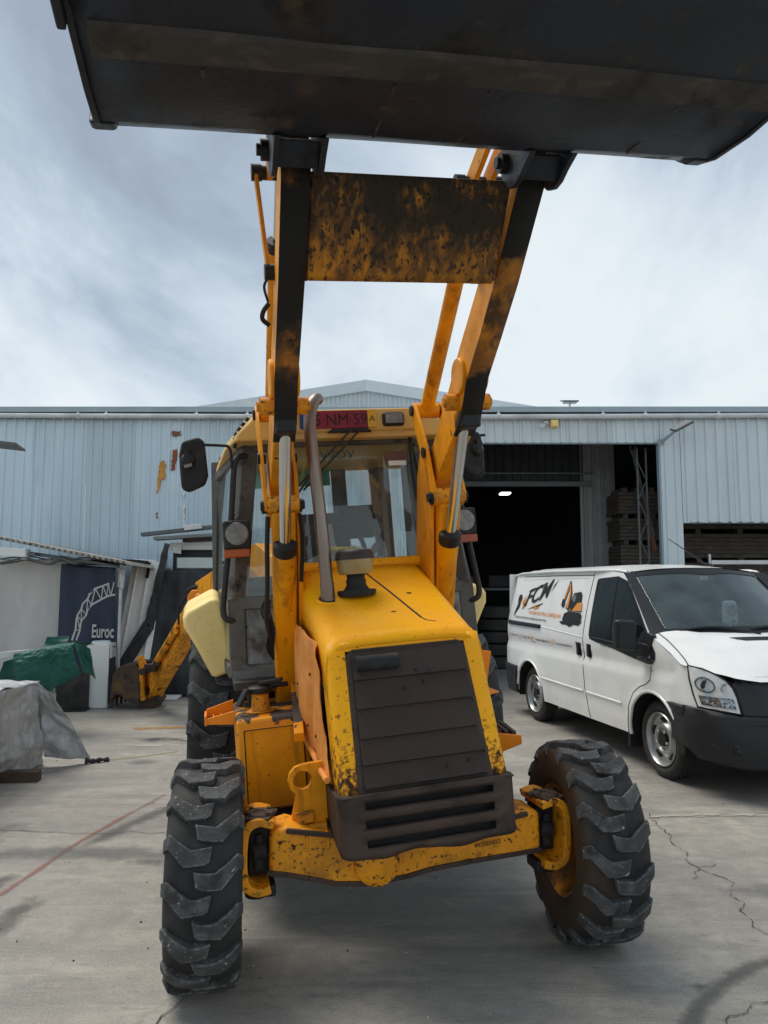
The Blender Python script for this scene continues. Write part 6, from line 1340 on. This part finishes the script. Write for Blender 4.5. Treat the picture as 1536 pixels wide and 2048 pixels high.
    b = MB(); c = fr(.735, .865, .0); b.lathe([(0, .0), (.005, .02), (.018, .034), (.016, .04)], (0, 0, 0), 1, 16); b.v = [Vector((v.x, -v.y, v.z))+c for v in b.v]; V(b, 'indicator', 'reflector', lo, smooth=60)
# front bumper and grille
def bpf(x, z):
    k = math.sin(math.pi*max(0, min(1, (z-.26)/.42))); y = yF(x)-.035*k*(1 if abs(x) < .8 else .6)
    nx = .02*k*(1 if x > 0 else -1) if abs(x) > .7 else 0
    return Vector((x+nx, y, z))
bo = [(-.955, .70), (-.90, .70), (-.68, .66), (.68, .66), (.90, .70), (.955, .70), (.955, .42), (.90, .30), (.70, .255), (-.70, .255), (-.90, .30), (-.955, .42)]
def bpf2(x, z):
    if abs(x) < .95: return bpf(x, z)
    return bpf(x, z)
b = MB(); patch(b, bo, bpf2, .045); bmp = V(b, 'front_bumper', 'vanplastic', smooth=60, solid=.02)
for s in (-1, 1):
    b = MB(); arcp = [(y, z) for y, z in arc(0, ra, -5, 62, 8)]
    pl_ = arcp+[(-.32, .705), (-.50, .705), (-.50, .30)]
    patch(b, [(y, z) for y, z in arcp]+[(-.30, .71), (-.46, .705), (-.46, .30)], lambda y, z: Vector((s*(min(.962, xF(y)+.012)), y, z)), .05)
    V(b, 'bumper_corner', 'vanplastic', bmp, smooth=60, solid=.012)
b = MB(); b.tube([bpf(x, .60)+Vector((0, -.008, 0)) for x in [-.90+1.8*k/24 for k in range(25)]], .007, 6); V(b, 'bumper_crease', 'black', bmp)
for s in (-1, 1):
    b = MB(); patch(b, [(s*.84, .47), (s*.50, .455), (s*.50, .34), (s*.66, .345), (s*.80, .39)], lambda x, z: bpf(x, z)+Vector((0, -.006, 0)), .04); fg = V(b, 'fog_recess', 'black', bmp, smooth=60)
    b = MB(); c = bpf(s*.71, .415); b.lathe([(-.03, 0), (-.032, .035), (-.02, .045), (0, .045)], c, 1, 18); V(b, 'fog_lamp', 'vanblack', fg)
    b = MB(); b.tube([bpf(s*x, z)+Vector((0, -.012, 0)) for x, z in ((.85, .44), (.78, .37), (.64, .325), (.50, .318))], .008, 6); V(b, 'fog_trim', 'vanplastic', fg)
b = MB(); patch(b, [(-.676, .895), (-.64, .940), (-.5, .958), (0, .960), (.5, .958), (.64, .940), (.676, .895), (.678, .66), (-.678, .66)], lambda x, z: Vector((x, yF(x)+.45*(z-.66)-.002, z)), .05); grl = V(b, 'grille', 'vanplastic', smooth=60, solid=.015)
for z0, z1, w in ((.885, .915, .47), (.80, .845, .43), (.72, .755, .38)):
    b = MB(); patch(b, [(-w, z1), (w, z1), (w-.02, z0), (-w+.02, z0)], lambda x, z: Vector((x, yF(x)+.45*(z-.66)-.014, z)), .05); V(b, 'grille_slot', 'black', grl, smooth=60)
# wipers, antenna, cab interior
for x0, x1, yy in ((-.66, -.14, 0), (-.02, .55, 0)):
    def wp(x, v): return wsf(x/.80, v)+Vector((0, -.022, .012))
    b = MB(); b.tube([wp(lerp(x0, x1, k/6), .045+.035*math.sin(math.pi*k/6)) for k in range(7)], [.006, .011, .013, .013, .012, .010, .005], 8); wi = V(b, 'wiper_blade', 'vanblack')
    b = MB(); b.tube([wp(lerp(x0, x1, .55), .09), wp(x1+.02, .03), wp(x1+.18, -.03)], .008, 8); V(b, 'wiper_arm', 'vanblack', wi)
b = MB(); b.tube([(.36, .95, 1.90), (.30, 1.01, 1.935), (.04, 1.24, 2.20)], [.016, .008, .004], 8); V(b, 'antenna', 'vanblack')
b = MB(); b.grid(lambda u, v: Vector((lerp(-.80, .80, u), lerp(.08, .60, v)-.12*(1-(2*u-1)**2)*(1-v), 1.22-.04*v+.02*math.sin(u*6))), 16, 6); b.box((0, .62, 1.02), (1.6, .06, .34)); V(b, 'dashboard', 'cabgrey', smooth=60)
for x in (-.45, .0, .50):
    b = MB(); b.box((x, 1.20, 1.22), (.46, .14, .60), Matrix.Rotation(R(-10), 3, 'X')); b.box((x, 1.24, 1.58), (.26, .10, .18)); b.box((x, .98, .94), (.46, .5, .16)); V(b, 'seat', 'seat', bevel=.05)
b = MB(); rot = Matrix.Rotation(R(55), 3, 'X'); c0 = Vector((.42, .62, 1.30)); b.tube([c0+rot @ Vector((.19*math.cos(a), .19*math.sin(a), 0)) for a in [2*math.pi*k/24 for k in range(24)]], .014, 8, closed=True); b.bar(c0-Vector((.18, 0, 0)), c0+Vector((.18, 0, 0)), .03, .03); V(b, 'steering_wheel', 'seat')
b = MB(); gq = wsf(-.02, .86); b.box(gq+Vector((0, .02, -.01)), (.09, .01, .04)); V(b, 'sticker', 'sticker_white', wsn)
VW = Matrix.Translation((3.33, 6.905, 0)) @ Matrix.Rotation(R(11.2), 4, 'Z')
fan = tag(empty('dashboard_fan', (VW @ Vector((.06, .28, 1.215))), R(11.2)), 'pale rounded fan standing on the van dashboard behind the windscreen', 'fan')
b = MB(); b.hexa([(-.075, -.03, .10), (.075, -.03, .10), (.075, .04, .10), (-.075, .04, .10), (-.065, -.03, .33), (.065, -.03, .33), (.065, .04, .33), (-.065, .04, .33)]); b.build('fan_body', 'fanwhite', fan, bevel=.028, seg=3)
b = MB(); b.lathe([(-.034, 0), (-.040, .02), (-.036, .05), (-.030, .055)], (0, 0, .235), 1, 20); b.build('fan_grille', 'lensgrey', fan)
b = MB(); b.box((.01, -.034, .135), (.035, .004, .018)); b.build('display', 'steelgrey', fan)
b = MB(); b.box((0, 0, .06), (.02, .02, .09)); b.box((.02, .0, .012), (.14, .10, .02)); b.build('stand', 'fanwhite', fan, bevel=.004)
# printed livery on the left flank in view
D = .0055
def dpoly(par, polys, m, name, d=D):
    b = MB()
    for pl_ in polys: patch(b, pl_, lambda y, z: svp(y, z, d), .06)
    return V(b, name, m, par, smooth=0)
def dtext(par, s_, y0, z0, h, w, slope, m, shear=0, bold=0, name='lettering', d=D):
    me = text_mesh(name, s_, 1, m, shear=shear, bold=bold); xs = [v.co.x for v in me.vertices]; zs_ = [v.co.y for v in me.vertices]
    k = w/(max(xs)-min(xs)); hh = h/.72
    for v in me.vertices:
        xx = (v.co.x-min(xs))*k; v.co = svp(y0-xx, z0+v.co.y*hh+xx*slope, d)
    return link(name, me, par)
liv = dpoly(None, [[(1.93, 1.30), (1.90, 1.37), (1.80, 1.395), (1.50, 1.39), (1.45, 1.36), (1.46, 1.29), (1.55, 1.27), (1.86, 1.255)], [(2.00, 1.275), (1.90, 1.285), (1.50, 1.285), (1.42, 1.30), (1.50, 1.25), (1.62, 1.255), (1.72, 1.225), (1.80, 1.245), (1.93, 1.245)]], 'decal_black', 'digger_print')
dpoly(liv, [[(1.83, 1.40), (1.79, 1.50), (1.72, 1.605), (1.56, 1.62), (1.52, 1.59), (1.50, 1.45), (1.47, 1.40)], [(1.885, 1.43), (1.79, 1.41), (1.775, 1.60), (1.86, 1.745), (1.885, 1.72), (1.83, 1.60)], [(1.885, 1.74), (1.85, 1.72), (1.91, 1.52), (1.97, 1.52)], [(2.0, 1.53), (1.93, 1.54), (1.915, 1.46), (1.96, 1.43), (2.01, 1.46)]], 'decal_black', 'digger_shape', D+.001)
dpoly(liv, [[(1.71, 1.405), (1.60, 1.495), (1.485, 1.505), (1.475, 1.41)], [(1.865, 1.44), (1.82, 1.43), (1.80, 1.60), (1.86, 1.72), (1.87, 1.71), (1.845, 1.6)], [(1.878, 1.715), (1.862, 1.71), (1.925, 1.53), (1.952, 1.53)], [(1.79, 1.41), (1.74, 1.41), (1.76, 1.43)]], 'decal_orange', 'orange_print', D+.002)
dpoly(liv, [[(1.76, 1.53), (1.70, 1.59), (1.66, 1.59), (1.67, 1.50)]], 'lensgrey', 'cab_print', D+.002)
dpoly(liv, [[(3.36, 1.56), (3.28, 1.57), (3.24, 1.52), (3.27, 1.47), (3.29, 1.42), (3.36, 1.44), (3.38, 1.50)], [(3.36, 1.44), (3.27, 1.44), (3.30, 1.39), (3.39, 1.33), (3.46, 1.27), (3.44, 1.33), (3.40, 1.39)]], 'decal_black', 'spray_gun_print')
dpoly(liv, [[(3.22, 1.47), (3.10, 1.56), (3.13, 1.50), (3.07, 1.50), (3.11, 1.46), (3.06, 1.43), (3.12, 1.43), (3.13, 1.38)]], 'decal_orange', 'spray_print')
dpoly(liv, [[(2.86, 1.42), (2.62, 1.46), (2.66, 1.41), (2.76, 1.385)]], 'decal_orange', 'sun_print')
dtext(liv, 'FCM', 3.13, 1.415, .20, .80, .20, 'decal_black', shear=.45, bold=.018, d=D+.001)
dpoly(liv, [[(3.06, 1.615), (2.52, 1.725), (2.50, 1.715), (3.02, 1.60)], [(3.05, 1.375), (2.54, 1.475), (2.56, 1.46), (2.7, 1.42)], [(3.20, 1.37), (3.10, 1.43), (3.13, 1.5)], [(2.20, 1.765), (2.30, 1.70), (2.37, 1.60)]], 'decal_black', 'flash_print')
dtext(liv, 'PINTURA INDUSTRIAL DE MÁQUINAS', 2.94, 1.325, .045, .97, -.012, 'decal_orange', bold=.01)
dtext(liv, 'PINTURA E RECUPERAÇÃO DE MÁQUINAS INDUSTRIAIS', 3.40, 1.262, .026, 1.04, -.01, 'decal_black', bold=.01)
dtext(liv, 'X', 3.60, 1.005, .055, .07, 0, 'decal_orange')
dtext(liv, 'SERVIÇO LOCAL', 3.49, 1.02, .026, .25, 0, 'decal_black', bold=.01)
dtext(liv, '|', 3.21, 1.0, .06, .01, 0, 'decal_orange'); dtext(liv, 'C', 3.17, 1.0, .055, .07, 0, 'decal_orange')
dtext(liv, '935 621 195', 3.07, 1.01, .034, .23, 0, 'decal_black', bold=.01)
dtext(liv, '|', 2.81, 1.0, .06, .01, 0, 'decal_orange'); dpoly(liv, [[(2.79, 1.045), (2.68, 1.04), (2.68, 1.03), (2.79, 1.035)], [(2.79, .995), (2.68, .99), (2.68, .98), (2.79, .985)], [(2.79, 1.04), (2.78, 1.04), (2.78, .99), (2.79, .99)]], 'decal_orange', 'envelope_print')
dtext(liv, 'fcmpinturas@gmail.com', 2.65, 1.01, .028, .41, 0, 'decal_black', bold=.012)
dtext(liv, '|', 2.22, .995, .06, .01, 0, 'decal_orange'); dtext(liv, 'O', 2.17, 1.0, .06, .08, 0, 'decal_orange')
dtext(liv, 'www.fcmpinturaindustrial.com', 2.06, 1.005, .028, .42, 0, 'decal_black', bold=.012)
dtext(body, 'TRANSIT', .98, 1.075, .035, .30, -.02, 'cabgrey', d=.010)
